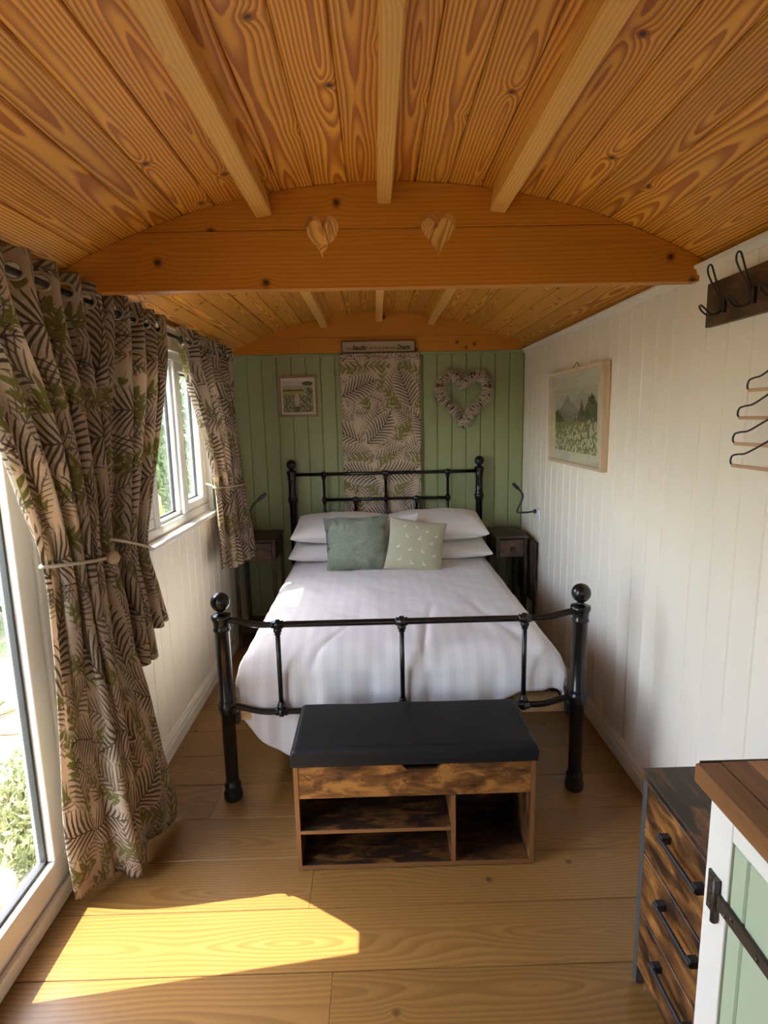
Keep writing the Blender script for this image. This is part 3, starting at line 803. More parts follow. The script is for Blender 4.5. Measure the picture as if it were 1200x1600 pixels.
# ================================================================== storage bench
BX, BY, BW, BD, BH = -.303, 1.692, .80, .298, .383
be = empty('storage_bench', (BX+BW/2, BY+BD/2, 0), 'rustic brown shoe bench with black padded seat at the bed foot', 'bench', rz=0)
def npart(mb, name, mat, par=be, lx=None):
    o = mb.build(name, M[mat], par); o.location = (-BX-BW/2, -BY-BD/2, 0); return o
def local_box(name, mat, x0, x1, y0, y1, z0, z1, par, base, c=.0015, along='x'):
    """box whose object origin is its own centre, local X along its grain"""
    cx, cy, cz = (x0+x1)/2, (y0+y1)/2, (z0+z1)/2
    if along == 'x': me = MB().box(x0-cx, x1-cx, y0-cy, y1-cy, z0-cz, z1-cz, c).mesh(name, M[mat]); rot = None
    elif along == 'z':
        me = MB().box(z0-cz, z1-cz, y0-cy, y1-cy, -(x1-cx), -(x0-cx), c).mesh(name, M[mat]); rot = (0, -PI/2, 0)
    else:
        me = MB().box(y0-cy, y1-cy, -(x1-cx), -(x0-cx), z0-cz, z1-cz, c).mesh(name, M[mat]); rot = (0, 0, PI/2)
    o = mobj(name, me, par); o.location = (cx-base[0], cy-base[1], cz-base[2])
    if rot: o.rotation_euler = rot
    return o
BB = (BX+BW/2, BY+BD/2, 0); tk = .015
local_box('side_panel', 'rustic', BX, BX+tk, BY, BY+BD, 0, BH, be, BB, along='z')
local_box('side_panel', 'rustic', BX+BW-tk, BX+BW, BY, BY+BD, 0, BH, be, BB, along='z')
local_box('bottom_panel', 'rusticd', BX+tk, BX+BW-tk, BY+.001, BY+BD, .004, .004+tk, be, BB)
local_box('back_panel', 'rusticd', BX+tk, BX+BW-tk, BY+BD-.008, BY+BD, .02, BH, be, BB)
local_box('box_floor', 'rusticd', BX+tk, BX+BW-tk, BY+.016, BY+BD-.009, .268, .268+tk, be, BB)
XV = BX+.52
local_box('divider', 'rustic', XV, XV+tk, BY+.001, BY+BD-.009, .004+tk, .268, be, BB, along='z')
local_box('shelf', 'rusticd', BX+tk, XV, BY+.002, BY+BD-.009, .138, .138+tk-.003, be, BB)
# front board with the finger notch in its top edge
nx = BX+.425; fw0, fw1 = BX+tk+.001, BX+BW-tk-.001
poly = [(fw0, .268), (fw1, .268), (fw1, BH-.002), (nx+.068, BH-.002), (nx+.050, BH-.020), (nx-.050, BH-.020), (nx-.068, BH-.002), (fw0, BH-.002)]
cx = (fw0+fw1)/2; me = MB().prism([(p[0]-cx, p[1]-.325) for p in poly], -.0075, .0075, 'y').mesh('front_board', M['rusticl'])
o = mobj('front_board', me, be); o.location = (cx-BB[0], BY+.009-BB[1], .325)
# brown edge banding on the front edges
for (x0, x1, z0, z1) in [(BX, BX+tk, 0, BH), (BX+BW-tk, BX+BW, 0, BH), (XV, XV+tk, .02, .267), (BX+tk, XV, .138, .150), (BX+tk, BX+BW-tk, .004, .019)]:
    local_box('edge_strip', 'edge', x0, x1, BY-.0012, BY+.0002, z0, z1, be, BB, 0)
# padded lid
def pad(u, v):
    x = lerp(BX-.008, BX+BW+.008, u); y = lerp(BY-.008, BY+BD+.004, v)
    e = min(1, min(u, 1-u)*BW/.020); f_ = min(1, min(v, 1-v)*BD/.020)
    h = .45+.55*(1-(1-e)**2.4)**.5*(1-(1-f_)**2.4)**.5 if min(e, f_) > 0 else 0
    return (x, y, BH+.018+.050*h+.003*noise.noise(Vector((x*6, y*6, 0))))
sc = npart(MB().grid(lambda i, j: pad(.5-.5*math.cos(PI*i), .5-.5*math.cos(PI*j)), 60, 40).box(BX-.008, BX+BW+.008, BY-.008, BY+BD+.004, BH+.002, BH+.020, .004), 'seat_cushion', 'leather')

# ================================================================== bedside tables
M['dkwood'] = rustic('dark_walnut', (.02, .012, .008), (.052, .030, .020), (.10, .058, .036), .5)
M['drawerwood'] = rustic('brown_drawer', (.04, .02, .012), (.12, .062, .036), (.20, .11, .065), .5)
def bedside(label, x0, x1, y0, y1, zt, shelf):
    b = ((x0+x1)/2, (y0+y1)/2, 0); e = empty('bedside_table', b, label, 'table')
    local_box('table_top', 'dkwood', x0, x1, y0, y1, zt-.016, zt, e, b, .003)
    lg = .022
    for lx in (x0+.006, x1-.006-lg):
        for ly in (y0+.006, y1-.006-lg): local_box('leg', 'dkwood', lx, lx+lg, ly, ly+lg, 0, zt-.016, e, b, .002, 'z')
    z0 = zt-.145
    for lx in (x0+.012, x1-.012-.012): local_box('side_panel', 'dkwood', lx, lx+.012, y0+.028, y1-.028, z0, zt-.017, e, b, .001, 'y')
    local_box('back_panel', 'dkwood', x0+.028, x1-.028, y1-.02, y1-.010, z0, zt-.017, e, b, .001)
    local_box('bottom_panel', 'dkwood', x0+.025, x1-.025, y0+.03, y1-.021, z0, z0+.01, e, b, .001)
    d = local_box('drawer', 'drawerwood', x0+.031, x1-.031, y0+.008, y0+.026, z0+.004, zt-.024, e, b, .003)
    kn = MB().lathe([(.006, -.030), (.014, -.030), (.0165, -.024), (.014, -.016), (.007, -.010), (.007, 0), (.002, 0)], (0, -.009, 0), 14, 'y').build('knob', M['dkwood'], d)
    if shelf: local_box('shelf', 'dkwood', x0+.010, x1-.010, y0+.01, y1-.01, .10, .116, e, b, .002)
    return e
bedside('slim dark wooden bedside table under the sunlit short curtain', -.955, -.672, 3.60, 3.94, .742, True)
bedside('slim dark wooden bedside table below the wall socket', .765, .985, 3.60, 3.94, .728, True)
b = (1.008, 3.72, 0); e = empty('folding_table', b, 'narrow folded dark table between bedside table and white wall', 'table')
local_box('folded_top', 'dkwood', .992, 1.010, 3.56, 3.90, .30, .700, e, b, .003, 'y')
for ly in (3.565, 3.87): local_box('leg', 'dkwood', 1.012, 1.026, ly, ly+.024, 0, .69, e, b, .002, 'z')

# ================================================================== reading lamps and socket
def spline(pts, n=8):
    P = [Vector(p) for p in pts]; P = [2*P[0]-P[1]]+P+[2*P[-1]-P[-2]]; out = []
    for i in range(1, len(P)-2):
        for k in range(n):
            t = k/n; a, b_, c, d = P[i-1], P[i], P[i+1], P[i+2]
            out.append(.5*((2*b_)+(-a+c)*t+(2*a-5*b_+4*c-d)*t*t+(-a+3*b_-3*c+d)*t**3))
    out.append(P[-2]); return out
so = empty('wall_socket', (XR-.001, 3.60, .865), 'white wall socket plate carrying the gooseneck reading lamp', 'socket')
MB().box(-.009, .001, -.043, .043, -.043, .043, .003).build('plate', M['upvc'], so)
MB().box(-.0125, -.009, -.028, -.012, .008, .030, .001).build('switch', M['upvc'], so)
la = empty('reading_lamp', (XR-.010, 3.632, .885), 'black gooseneck reading lamp on the right white wall', 'lamp')
MB().lathe([(.014, -.016), (.014, 0), (.005, 0.001)], (0, 0, 0), 14, 'x').build('mount', M['blackmatt'], la)
pts = spline([(-.012, 0, 0), (-.06, .0, -.006), (-.115, 0, -.004), (-.122, 0, .012), (-.10, 0, .06), (-.088, 0, .10), (-.098, 0, .130), (-.118, 0, .150)], 6)
MB().tube(pts, .0060, 8).build('neck', M['blackmatt'], la)
MB().tube([(-.115, 0, .148), (-.122, 0, .155), (-.150, 0, .184), (-.155, 0, .188)], [.006, .0115, .0115, .006], 10).build('lamp_head', M['blackmatt'], la)
la = empty('reading_lamp', (XL+.001, 3.66, .862), 'black gooseneck reading lamp on the left white wall behind short curtain', 'lamp')
MB().lathe([(.02, 0), (.02, .012), (.005, .016)], (0, 0, 0), 14, 'x').build('mount', M['blackmatt'], la)
pts = spline([(.012, 0, 0), (.07, 0, -.004), (.13, 0, -.002), (.152, 0, .02), (.148, 0, .06), (.165, 0, .100), (.20, 0, .135)], 6)
MB().tube(pts, .0060, 8).build('neck', M['blackmatt'], la)
MB().tube([(.196, 0, .130), (.205, 0, .139), (.248, 0, .172), (.256, 0, .179)], [.006, .0115, .0115, .006], 10).build('lamp_head', M['blackmatt'], la)

# ================================================================== curtains
M['rod'] = plain('black_rod', (.015, .015, .016), .3)
M['eyelet'] = plain('brushed_nickel', (.42, .38, .32), .35, .8)
M['cord'] = plain('beige_cord', (.50, .44, .34), .8, 0, 300, .3)
M['bead'] = plain('wood_bead', (.45, .33, .20), .5)
def rod(label, y0, y1, x=-.90, z=1.888):
    e = empty('curtain_rod', (x, y0, z), label, 'curtain rod'); L = y1-y0
    MB().tube([(0, 0, 0), (0, L, 0)], .0095, 12).build('pole', M['rod'], e)
    for yy, s in ((0, -1), (L, 1)):
        pr = [(.0095, -.004), (.013, 0), (.013, .006), (.009, .010)]+[(max(.001, .0185*math.sin(a)), .026-.0185*math.cos(a)) for a in [PI*k/8 for k in range(1, 9)]]
        MB().lathe([(r, s*h) for r, h in pr], (0, yy, 0), 14, 'y').build('finial', M['rod'], e)
    for yy in (.10, L-.06):
        MB().tube([(0, yy, -.012), (-.03, yy, -.018), (XL-x+.004, yy, -.018)], .006, 8).lathe([(.022, 0), (.022, .006), (.01, .008)], (XL-x, yy, -.018), 14, 'x').build('bracket', M['rod'], e)
    return e
rod('black curtain rod over the glazed door', .62, 1.905)
rod('black curtain rod over the casement window', 1.99, 3.60)

def cr(vals, t):
    """Catmull-Rom through (z, ...) rows given top to bottom, t by z"""
    zs = [v[0] for v in vals]
    if t >= zs[0]: return vals[0][1:]
    if t <= zs[-1]: return vals[-1][1:]
    i = next(k for k in range(len(zs)-1) if zs[k] >= t >= zs[k+1])
    p0, p1, p2, p3 = vals[max(0, i-1)], vals[i], vals[i+1], vals[min(len(vals)-1, i+2)]
    f_ = (zs[i]-t)/(zs[i]-zs[i+1])
    return [.5*((2*b)+(-a+c)*f_+(2*a-5*b+4*c-d)*f_*f_+(-a+3*b-3*c+d)*f_**3) for a, b, c, d in zip(p0[1:], p1[1:], p2[1:], p3[1:])]
def curtain(label, rows, nw, width, ztop, zbot, phase=0, hem=None, tie=None, ny=240, nz=170, seed=0, group=None, low=0):
    """rows: (z, yA, xA, yM, xM, yB, xB, amp) cross-section as a quadratic curve A-M-B with folds of depth amp"""
    e = empty('curtain', (rows[0][2], (rows[0][1]+rows[0][5])/2, zbot), label, 'curtain', group)
    base = e.location
    def pt(s, t):
        zb = zbot+(hem(s) if hem else 0)
        z = lerp(ztop, zb, t)
        yA, xA, yM, xM, yB, xB, am = cr(rows, z)
        # uneven gathers lower down
        s2 = s+.03*math.sin(2*PI*s*2+seed)*sstep((ztop-.2-z)/.5)
        qx = (1-s)**2*xA+2*s*(1-s)*xM+s*s*xB; qy = (1-s)**2*yA+2*s*(1-s)*yM+s*s*yB
        tx = 2*(1-s)*(xM-xA)+2*s*(xB-xM); ty = 2*(1-s)*(yM-yA)+2*s*(yB-yM); L = math.hypot(tx, ty) or 1
        nx_, ny_ = ty/L, -tx/L
        ph = 2*PI*nw*s2+phase+1.1*noise.noise(Vector((s*3, z*1.1, seed)))*sstep((ztop-.12-z)/.5)
        w = math.sin(ph); w = w*(1.12-.12*w*w)
        kl = .8*sstep((1.06-z)/.55) if low else 0
        if kl:
            wl_ = math.sin(2*PI*low*s+.6+seed)+.35*math.sin(2*PI*low*2.3*s+z*2+seed); w = lerp(w, wl_*1.15, kl)
        w += .35*noise.noise(Vector((s*7+seed, z*1.5, 2)))*sstep((ztop-.15-z)/.4)
        d = am*w
        # cloth folds also lean along the run, which gives overlapping pleats
        d2 = -.35*am*math.sin(2*ph)*sstep((ztop-.05-z)/.3)*(1-kl)
        x = qx+nx_*d+tx/L*d2; y = qy+ny_*d+ty/L*d2
        return (x-base.x, y-base.y, z-base.z)
    zr = 1.888; trg = (ztop-zr)/(ztop-zbot)
    rings = []
    k = 0
    for k in range(int(2*nw)+2):
        s = (k*PI-phase)/(2*PI*nw)
        if 0.012 < s < .988: rings.append((s, Vector(pt(s, trg))))
    vcache = {}
    def skip(i, j):
        if j > nz*.16: return False
        for (s, c) in rings:
            if abs((i+.5)/ny-s) < .05:
                p = Vector(pt((i+.5)/ny, ((j+.5)/nz)**1.25))
                if (p-c).length < .0205: return True
        return False
    mb = MB().grid(lambda i, j: pt(i, j**1.25), ny, nz, lambda i, j: (i*width+seed*.37, -(j**1.25)*(ztop-zbot)+seed*.21), True, skip)
    cl = mb.build('cloth', M['fabric'], e, fixn=False)
    md = cl.modifiers.new('thick', 'SOLIDIFY'); md.thickness = .0022; md.offset = 0
    for (s, c) in rings:
        a, b_ = Vector(pt(s-.004, trg)), Vector(pt(s+.004, trg)); tang = (b_-a).normalized(); up_ = Vector((0, 0, 1))
        mbr = MB().tube([c+(tang*math.cos(q)+up_*math.sin(q))*.0235 for q in [2*PI*i/20 for i in range(20)]], .0045, 6, closed=True)
        mbr.build('eyelet', M['eyelet'], e)
    if tie:
        cz, slope, bead = tie
        loc = [pt(i/200, (ztop-cz)/(ztop-zbot)) for i in range(201)]
        cy = sum(p[1] for p in loc)/201; cx = sum(p[0] for p in loc)/201
        H = []
        for k in range(40):                                   # outline just outside the gathered cloth
            dv_ = (math.cos(2*PI*k/40), math.sin(2*PI*k/40)); H.append(max(((p[0]-cx)*dv_[0]+(p[1]-cy)*dv_[1]) for p in loc)+.006)
        pts = []
        for k in range(40):
            a0 = 2*PI*k/40; a1 = 2*PI*((k+1) % 40)/40; h0, h1 = H[k], H[(k+1) % 40]; sn = math.sin(2*PI/40)
            X = (h0*math.sin(a1)-h1*math.sin(a0))/sn; Y = (h1*math.cos(a0)-h0*math.cos(a1))/sn
            pts.append((cx+X, cy+Y, cz-base.z+slope*Y))
        pts = [tuple((pts[k-1][c]+2*pts[k][c]+pts[(k+1) % 40][c])/4 for c in range(3)) for k in range(40)]
        bk = min(pts, key=lambda p: p[0])
        tb_ = MB().tube(pts, .0050, 8, closed=True); tb_.tube([bk, (XL-base.x, max(bk[1], 1.80-base.y), bk[2]+.02)], .0045, 8)
        o = tb_.build('tieback', M['cord'], e)
        if bead is not None:
            bx = pts[int(bead*40) % 40]; bx = (bx[0]+.014, bx[1]-.004, bx[2])
            MB().lathe([(max(.001, .021*math.sin(q)), -.021*math.cos(q)) for q in [PI*k/8 for k in range(9)]], bx, 12, 'y').build('bead', M['bead'], o)
    return e
# long curtain at the door, gathered by a cord, falling to the floor
curtain('long leaf print curtain tied back at the glazed door', [
    (1.945, 1.15, -.895, 1.52, -.895, 1.925, -.895, .030),
    (1.80, 1.17, -.895, 1.52, -.885, 1.925, -.895, .030),
    (1.55, 1.32, -.905, 1.58, -.855, 1.90, -.90, .030),
    (1.30, 1.45, -.925, 1.62, -.835, 1.85, -.90, .030),
    (1.11, 1.535, -.94, 1.64, -.82, 1.775, -.89, .022),
    (.92, 1.545, -.945, 1.64, -.815, 1.80, -.88, .026),
    (.60, 1.57, -.965, 1.64, -.795, 1.90, -.86, .034),
    (.30, 1.60, -.975, 1.60, -.775, 2.01, -.85, .038),
    (.03, 1.625, -.985, 1.62, -.755, 2.08, -.85, .038)], 6.5, 1.30, 1.945, .028, phase=.5, seed=1, low=2.4,
    tie=(1.108, -.12, .0), ny=260, nz=180)
# short curtain left of the window, tied back
curtain('short leaf print curtain gathered above the window sill corner', [
    (1.945, 1.940, -.895, 2.2, -.895, 2.475, -.895, .034),
    (1.80, 1.925, -.895, 2.2, -.885, 2.47, -.895, .032),
    (1.60, 1.88, -.905, 2.16, -.87, 2.405, -.905, .032),
    (1.40, 1.84, -.91, 2.08, -.86, 2.305, -.91, .032),
    (1.20, 1.82, -.91, 2.01, -.855, 2.15, -.90, .030),
    (1.06, 1.82, -.90, 1.96, -.845, 2.06, -.885, .022),
    (.90, 1.84, -.895, 1.97, -.835, 2.11, -.885, .028),
    (.66, 1.84, -.895, 1.98, -.825, 2.20, -.885, .032)], 4.5, .95, 1.945, .655, phase=.3, seed=2,
    hem=lambda s: .085*sstep((s-.55)/.12), tie=(1.085, -.35, None), ny=190, nz=150)
# short curtain at the far side of the window
curtain('short leaf print curtain lit by the sun beside green wall', [
    (1.945, 2.66, -.895, 3.1, -.895, 3.555, -.895, .034),
    (1.80, 2.70, -.895, 3.12, -.885, 3.56, -.895, .034),
    (1.55, 2.89, -.905, 3.22, -.86, 3.60, -.905, .036),
    (1.30, 3.08, -.915, 3.32, -.845, 3.63, -.90, .034),
    (1.13, 3.16, -.92, 3.36, -.835, 3.60, -.88, .028),
    (.95, 3.15, -.91, 3.34, -.82, 3.575, -.85, .030),
    (.68, 3.12, -.905, 3.32, -.795, 3.56, -.815, .032)], 5.0, 1.05, 1.945, .672, phase=.9, seed=3,
    tie=(1.13, -.06, None), ny=200, nz=150)

# ================================================================== things on the end wall
# fabric covered panel
fp = MB()
px0, px1, pz0, pz1, py0, py1 = -.235, .315, .46, 1.951, YB-.038, YB-.012
fp.box(px0, px1, py0, py1, pz0, pz1, .004)
me = fp.mesh('wall_panel', M['panel_fabric'])
lay = me.uv_layers[0]
for p in me.polygons:
    for li in p.loop_indices:
        c = me.vertices[me.loops[li].vertex_index].co; lay.data[li].uv = (c.x+5.13+(c.y-py0), c.z+2.2)
pn = mobj('wall_panel', me); tag(pn, 'tall leaf print fabric panel behind the headboard', 'wall panel')

# sign
M['signf'] = plain('sign_grey_wood', (.13, .085, .045), .7, 0, 60, .2, .2)
M['signc'] = plain('sign_cream', (.46, .34, .22), .8)
M['signt'] = plain('sign_ink', (.045, .018, .012), .8); M['signt2'] = plain('sign_ink_brown', (.11, .055, .03), .8)
sx0, sx1, sz0, sz1 = -.225, .285, 1.953, 2.035
sg = empty('sign', ((sx0+sx1)/2, YB-.022, sz0), 'small oblong wooden sign about dreams above the fabric panel', 'sign')
W2 = (sx1-sx0)/2; H2_ = sz1-sz0
MB().box(-W2+.008, W2-.008, -.004, .012, .006, H2_-.006).build('face', M['signc'], sg)
q = MB(); q.box(-W2, W2, -.012, .014, H2_-.008, H2_, .001); q.box(-W2, W2, -.012, .014, 0, .007, .001); q.box(-W2, -W2+.008, -.012, .014, .007, H2_-.008, .001); q.box(W2-.008, W2, -.012, .014, .007, H2_-.008, .001)
q.build('frame', M['signf'], sg)
def text(body, size, x, z, mat, shear=0, width=None, bold=0, parent=sg, y=-.0050):
    cu_ = bpy.data.curves.new('t', 'FONT'); cu_.body = body; cu_.size = size; cu_.shear = shear; cu_.extrude = .0006; cu_.offset = bold; cu_.resolution_u = 3
    to = bpy.data.objects.new('t', cu_); COL.objects.link(to); bpy.context.view_layer.update()
    me = bpy.data.meshes.new_from_object(to.evaluated_get(bpy.context.evaluated_depsgraph_get())); bpy.data.objects.remove(to)
    xs = [v.co.x for v in me.vertices]; a, b_ = min(xs), max(xs); k = width/(b_-a) if width else 1
    for v in me.vertices: v.co = Vector(((v.co.x-a)*k, v.co.y, v.co.z))
    me.materials.clear(); o = mobj('lettering', me, parent, (x, y, z), (PI/2, 0, 0), mat); return o
text("IT'S A", .018, -.224+.004, .024, M['signt2'], 0, .036, .0006)
text("Beautiful", .044, -.178, .021, M['signt'], .35, .100, .0012)
text("DAY TO GO AFTER YOUR", .020, -.066, .024, M['signt2'], 0, .186, .0006)
text("Dreams", .044, .128, .021, M['signt'], .35, .092, .0012)

# heart wreath of twigs
wx, wz, wyy = .617, 1.612, YB-.035
hw = empty('heart_wreath', (wx, YB-.004, wz), 'heart shaped wreath of pale bleached twigs', 'wreath')
hp = heart(0, 0, .335, .345, 60); hp = [Vector((p[0], 0, p[1]+.005)) for p in hp]
_L = [0]
for i in range(len(hp)): _L.append(_L[-1]+(hp[(i+1) % len(hp)]-hp[i]).length)
def _at(s):
    i = max(j for j in range(len(hp)) if _L[j] <= s); f_ = (s-_L[i])/max(1e-9, _L[i+1]-_L[i]); return hp[i].lerp(hp[(i+1) % len(hp)], f_)
hp = [_at(_L[-1]*k/120) for k in range(120)]
M['twig'] = plain('bleached_twig', (.60, .48, .38), .85, 0, 150, .4, .25)
M['twigd'] = plain('dark_twig', (.10, .06, .035), .9)
MB().tube([p+Vector((0, wyy-YB+.004, 0)) for p in hp], .022, 8, closed=True).build('ring', M['twigd'], hw)
tw = MB(); rng = random.Random(5); nH = len(hp)
for i in range(300):
    f_ = rng.random()*nH; i0 = int(f_); p = hp[i0].lerp(hp[(i0+1) % nH], f_-i0)
    tn = (hp[(i0+3) % nH]-hp[i0-3]).normalized(); nr = Vector((-tn.z, 0, tn.x))
    half = rng.uniform(.034, .056); lean = rng.uniform(-.9, .9); bow = rng.uniform(.022, .036); off = rng.uniform(-.008, .008)
    pts = []
    for k in range(7):
        s = k/6*2-1
        pts.append(p+nr*(s*half*.92+off)+tn*(s*half*lean*.55)+Vector((0, wyy-YB+.004-bow*(1-s*s)-.002, 0)))
    r = rng.uniform(.0014, .0027); tw.tube(pts, [r*.6, r, r, r, r, r, r*.5], 5)
o = tw.build('twigs', M['twig'], hw); o['kind'] = 'stuff'
MB().tube([(-.035, -.02, .135), (-.004, -.004, .325), (.004, -.004, .325), (.04, -.02, .135)], .0013, 5).build('twine', M['cord'], hw)

# framed pictures
def garden_print(name):
    """small printed garden view, drawn in object space: x across, z up, unit = picture half size"""
    t = NT(name); o = t.xyz(t.obj()); x, z = t.math('DIVIDE', o[0], .095), t.math('DIVIDE', o[2], .105)
    v = t.comb(x, z, 0)
    n = t.noise(v, 3, 4); n2 = t.noise(v, 9, 3)
    c = t.mix(t.mr(z, .4, 1), (.50, .48, .36), (.56, .52, .46))
    def layer(c, edge, amp, colr, sc=3, soft=.03):
        nn = t.noise(t.comb(t.math('MULTIPLY', x, sc), edge*7, 0), 1, 3)
        h = t.math('ADD', edge, t.math('MULTIPLY', t.math('SUBTRACT', nn, .5), amp))
        return t.mix(t.mr(t.math('SUBTRACT', h, z), 0, soft), c, colr)
    c = layer(c, .72, .2, (.36, .36, .26)); c = layer(c, .60, .2, (.40, .38, .14)); c = layer(c, .47, .18, (.06, .07, .025), 7)
    c = layer(c, .36, .1, (.38, .35, .12)); c = layer(c, .16, .35, (.09, .10, .04), 5, .1)
    def ell(c, ex, ez, rx, rz, colr, jag=.5):
        dx = t.math('DIVIDE', t.math('SUBTRACT', x, ex), rx); dz = t.math('DIVIDE', t.math('SUBTRACT', z, ez), rz)
        d = t.math('ADD', t.math('ADD', t.math('MULTIPLY', dx, dx), t.math('MULTIPLY', dz, dz)), t.math('MULTIPLY', t.math('SUBTRACT', n2, .5), jag*2))
        return t.mix(t.mr(d, 1.1, .9), c, colr)
    c = ell(c, .72, .83, .42, .13, (.07, .08, .04)); c = ell(c, .75, .25, .3, .32, (.10, .11, .05))
    c = ell(c, .55, .25, .12, .22, (.55, .50, .38), 0); c = ell(c, .57, .26, .06, .14, (.12, .13, .08), 0)
    c = ell(c, -.08, -.25, .20, .42, (.50, .43, .28), .7)
    for sc_, th, colr, lim in ((6, .26, (.62, .58, .46), .18), (9, .3, (.28, .28, .10), .3), (4.5, .2, (.55, .46, .34), -.1)):
        vv = t.voro(v, sc_, dim='2D'); m_ = t.math('MULTIPLY', t.mr(vv.outputs['Distance'], th, th*.7), t.mr(t.math('SUBTRACT', lim, z), 0, .1))
        m_ = t.math('MULTIPLY', m_, t.mr(t.math('ABSOLUTE', t.math('ADD', x, .08)), .14, .25))
        c = t.mix(m_, c, colr)
    t.col(c); t.rough(.6); return t.m
def mountain_print(name):
    """landscape print on the right wall: local y along the wall (+ is far), z up"""
    t = NT(name); o = t.xyz(t.obj()); x = t.math('DIVIDE', o[1], -.28); z = t.math('DIVIDE', o[2], .16)
    v = t.comb(t.math('MULTIPLY', x, 1.7), z, 0); n2 = t.noise(v, 7, 4)
    c = t.mix(t.noise(v, 2, 3), (.70, .65, .48), (.55, .52, .40))
    def layer(c, pts, amp, colr, sc=3, soft=.03, ns=1.):
        h = None
        for (cx, hh, w) in pts:
            q = t.math('SUBTRACT', hh, t.math('MULTIPLY', t.math('ABSOLUTE', t.math('SUBTRACT', x, cx)), w))
            h = q if h is None else t.math('MAXIMUM', h, q)
        nn = t.noise(t.comb(t.math('MULTIPLY', x, sc), t.math('MULTIPLY', z, ns), len(pts)), 1, 4)
        h = t.math('ADD', h, t.math('MULTIPLY', t.math('SUBTRACT', nn, .5), amp))
        return t.mix(t.mr(t.math('SUBTRACT', h, z), 0, soft), c, colr)
    rock = t.mix(n2, (.24, .25, .19), (.42, .40, .32))
    c = layer(c, [(.4, 1.0, .9)], .3, (.48, .46, .36)); c = layer(c, [(-.38, .85, 1.2), (-.1, .6, .8), (-.9, .35, .5)], .25, rock, 4)
    tree = t.mix(n2, (.045, .05, .02), (.17, .17, .06))
    c = layer(c, [(-1, .35, .7), (.05, .15, 2.4), (-.15, -.05, 2.5)], .25, tree, 9)
    c = layer(c, [(.85, .85, 1.6), (.72, .80, 3), (.38, .62, 2.8), (.25, .3, 3), (.5, .3, 2)], .3, tree, 10)
    c = layer(c, [(0, -.02, .05)], .18, (.28, .26, .08), 4); c = layer(c, [(-1, -.12, .22)], .15, (.40, .39, .33), 5); c = layer(c, [(-.2, -.28, -.22)], .25, t.mix(n2, (.09, .10, .03), (.30, .28, .11)), 5)
    for sc_, th, lim in ((4.2, .30, -.12), (6.5, .32, -.30)):
        vv = t.voro(v, sc_, dim='2D'); ed = t.mr(vv.outputs['Distance'], th, th*.8)
        m_ = t.math('MULTIPLY', ed, t.mr(t.math('SUBTRACT', t.math('ADD', lim, t.math('MULTIPLY', x, .22)), z), 0, .1))
        c = t.mix(m_, c, (.78, .72, .50)); c = t.mix(t.math('MULTIPLY', m_, t.mr(vv.outputs['Distance'], th*.35, th*.25)), c, (.25, .20, .06))
    t.col(c); t.rough(.6); return t.m
M['frame1'] = wood('oak_frame', (.34, .22, .12), (.24, .14, .07), ring=60, contrast=.5, knots=.5)
M['frame2'] = wood('pale_frame', (.66, .50, .32), (.54, .38, .22), ring=60, contrast=.45, knots=.4)
M['mount'] = plain('picture_mount', (.66, .59, .48), .8)
M['mount2'] = plain('picture_mount_grey', (.74, .68, .55), .8)
M['garden'] = garden_print('garden_print'); M['mountain'] = mountain_print('mountain_print')
pic = empty('picture', (-.536, YB-.004, 1.530), 'small square framed garden print on green wall', 'picture')
w, h = .264, .280
fr_ = MB()
for (x0, x1, z0, z1) in [(-w/2, w/2, 0, .014), (-w/2, w/2, h-.014, h), (-w/2, -w/2+.014, .014, h-.014), (w/2-.014, w/2, .014, h-.014)]: fr_.box(x0, x1, -.022, .003, z0, z1, .0015)
fr_.build('frame', M['frame1'], pic)
MB().box(-w/2+.013, w/2-.013, -.010, .001, .013, h-.013).build('mount', M['mount'], pic)
MB().box(-.104, .104, -.0015, .0015, -.107, .107).build('print', M['garden'], pic, (0, -.0118, h/2))
# landscape on the right wall
py_0, py_1, pz_0, pz_1 = 2.545, 3.325, 1.242, 1.738
pic = empty('picture', (XR-.001, (py_0+py_1)/2, pz_0), 'large pale framed mountain and flower meadow print', 'picture')
hw_, hh_ = (py_1-py_0)/2, pz_1-pz_0; pic.rotation_euler = (0, R(-1.2), 0)
for (a, b_, z0, z1) in [(-hw_, hw_, 0, .017), (-hw_, hw_, hh_-.017, hh_), (-hw_, -hw_+.020, .017, hh_-.017), (hw_-.020, hw_, .017, hh_-.017)]:
    cy_, cz_ = (a+b_)/2, (z0+z1)/2; al = (b_-a) > (z1-z0)
    me = MB().box(*((a-cy_, b_-cy_, -.006, .030, z0-cz_, z1-cz_) if al else (z0-cz_, z1-cz_, -.006, .030, -(b_-cy_), -(a-cy_))), .0015).mesh('frame', M['frame2'])
    ob = mobj('frame', me, pic)
    ex, ey, ez = (Vector((0, 1, 0)), Vector((-1, 0, 0)), Vector((0, 0, 1))) if al else (Vector((0, 0, 1)), Vector((-1, 0, 0)), Vector((0, -1, 0)))
    ob.matrix_basis = Matrix(((ex.x, ey.x, ez.x, 0), (ex.y, ey.y, ez.y, cy_), (ex.z, ey.z, ez.z, cz_), (0, 0, 0, 1)))
MB().box(-.014, 0, -hw_+.018, hw_-.018, .015, hh_-.015).build('mount', M['mount2'], pic)
MB().box(-.002, .001, -.30, .30, -.165, .165).build('print', M['mountain'], pic, (-.0155, 0, hh_/2-.012))
MB().box(-.0195, -.018, -hw_+.018, hw_-.018, .015, hh_-.015).build('pane', M['glass'], pic)
MB().tube([(-.012, -.06, hh_-.002), (-.006, 0, hh_+.030), (-.012, .06, hh_-.002)], .0022, 6).build('hanging_cord', M['signf'], pic)

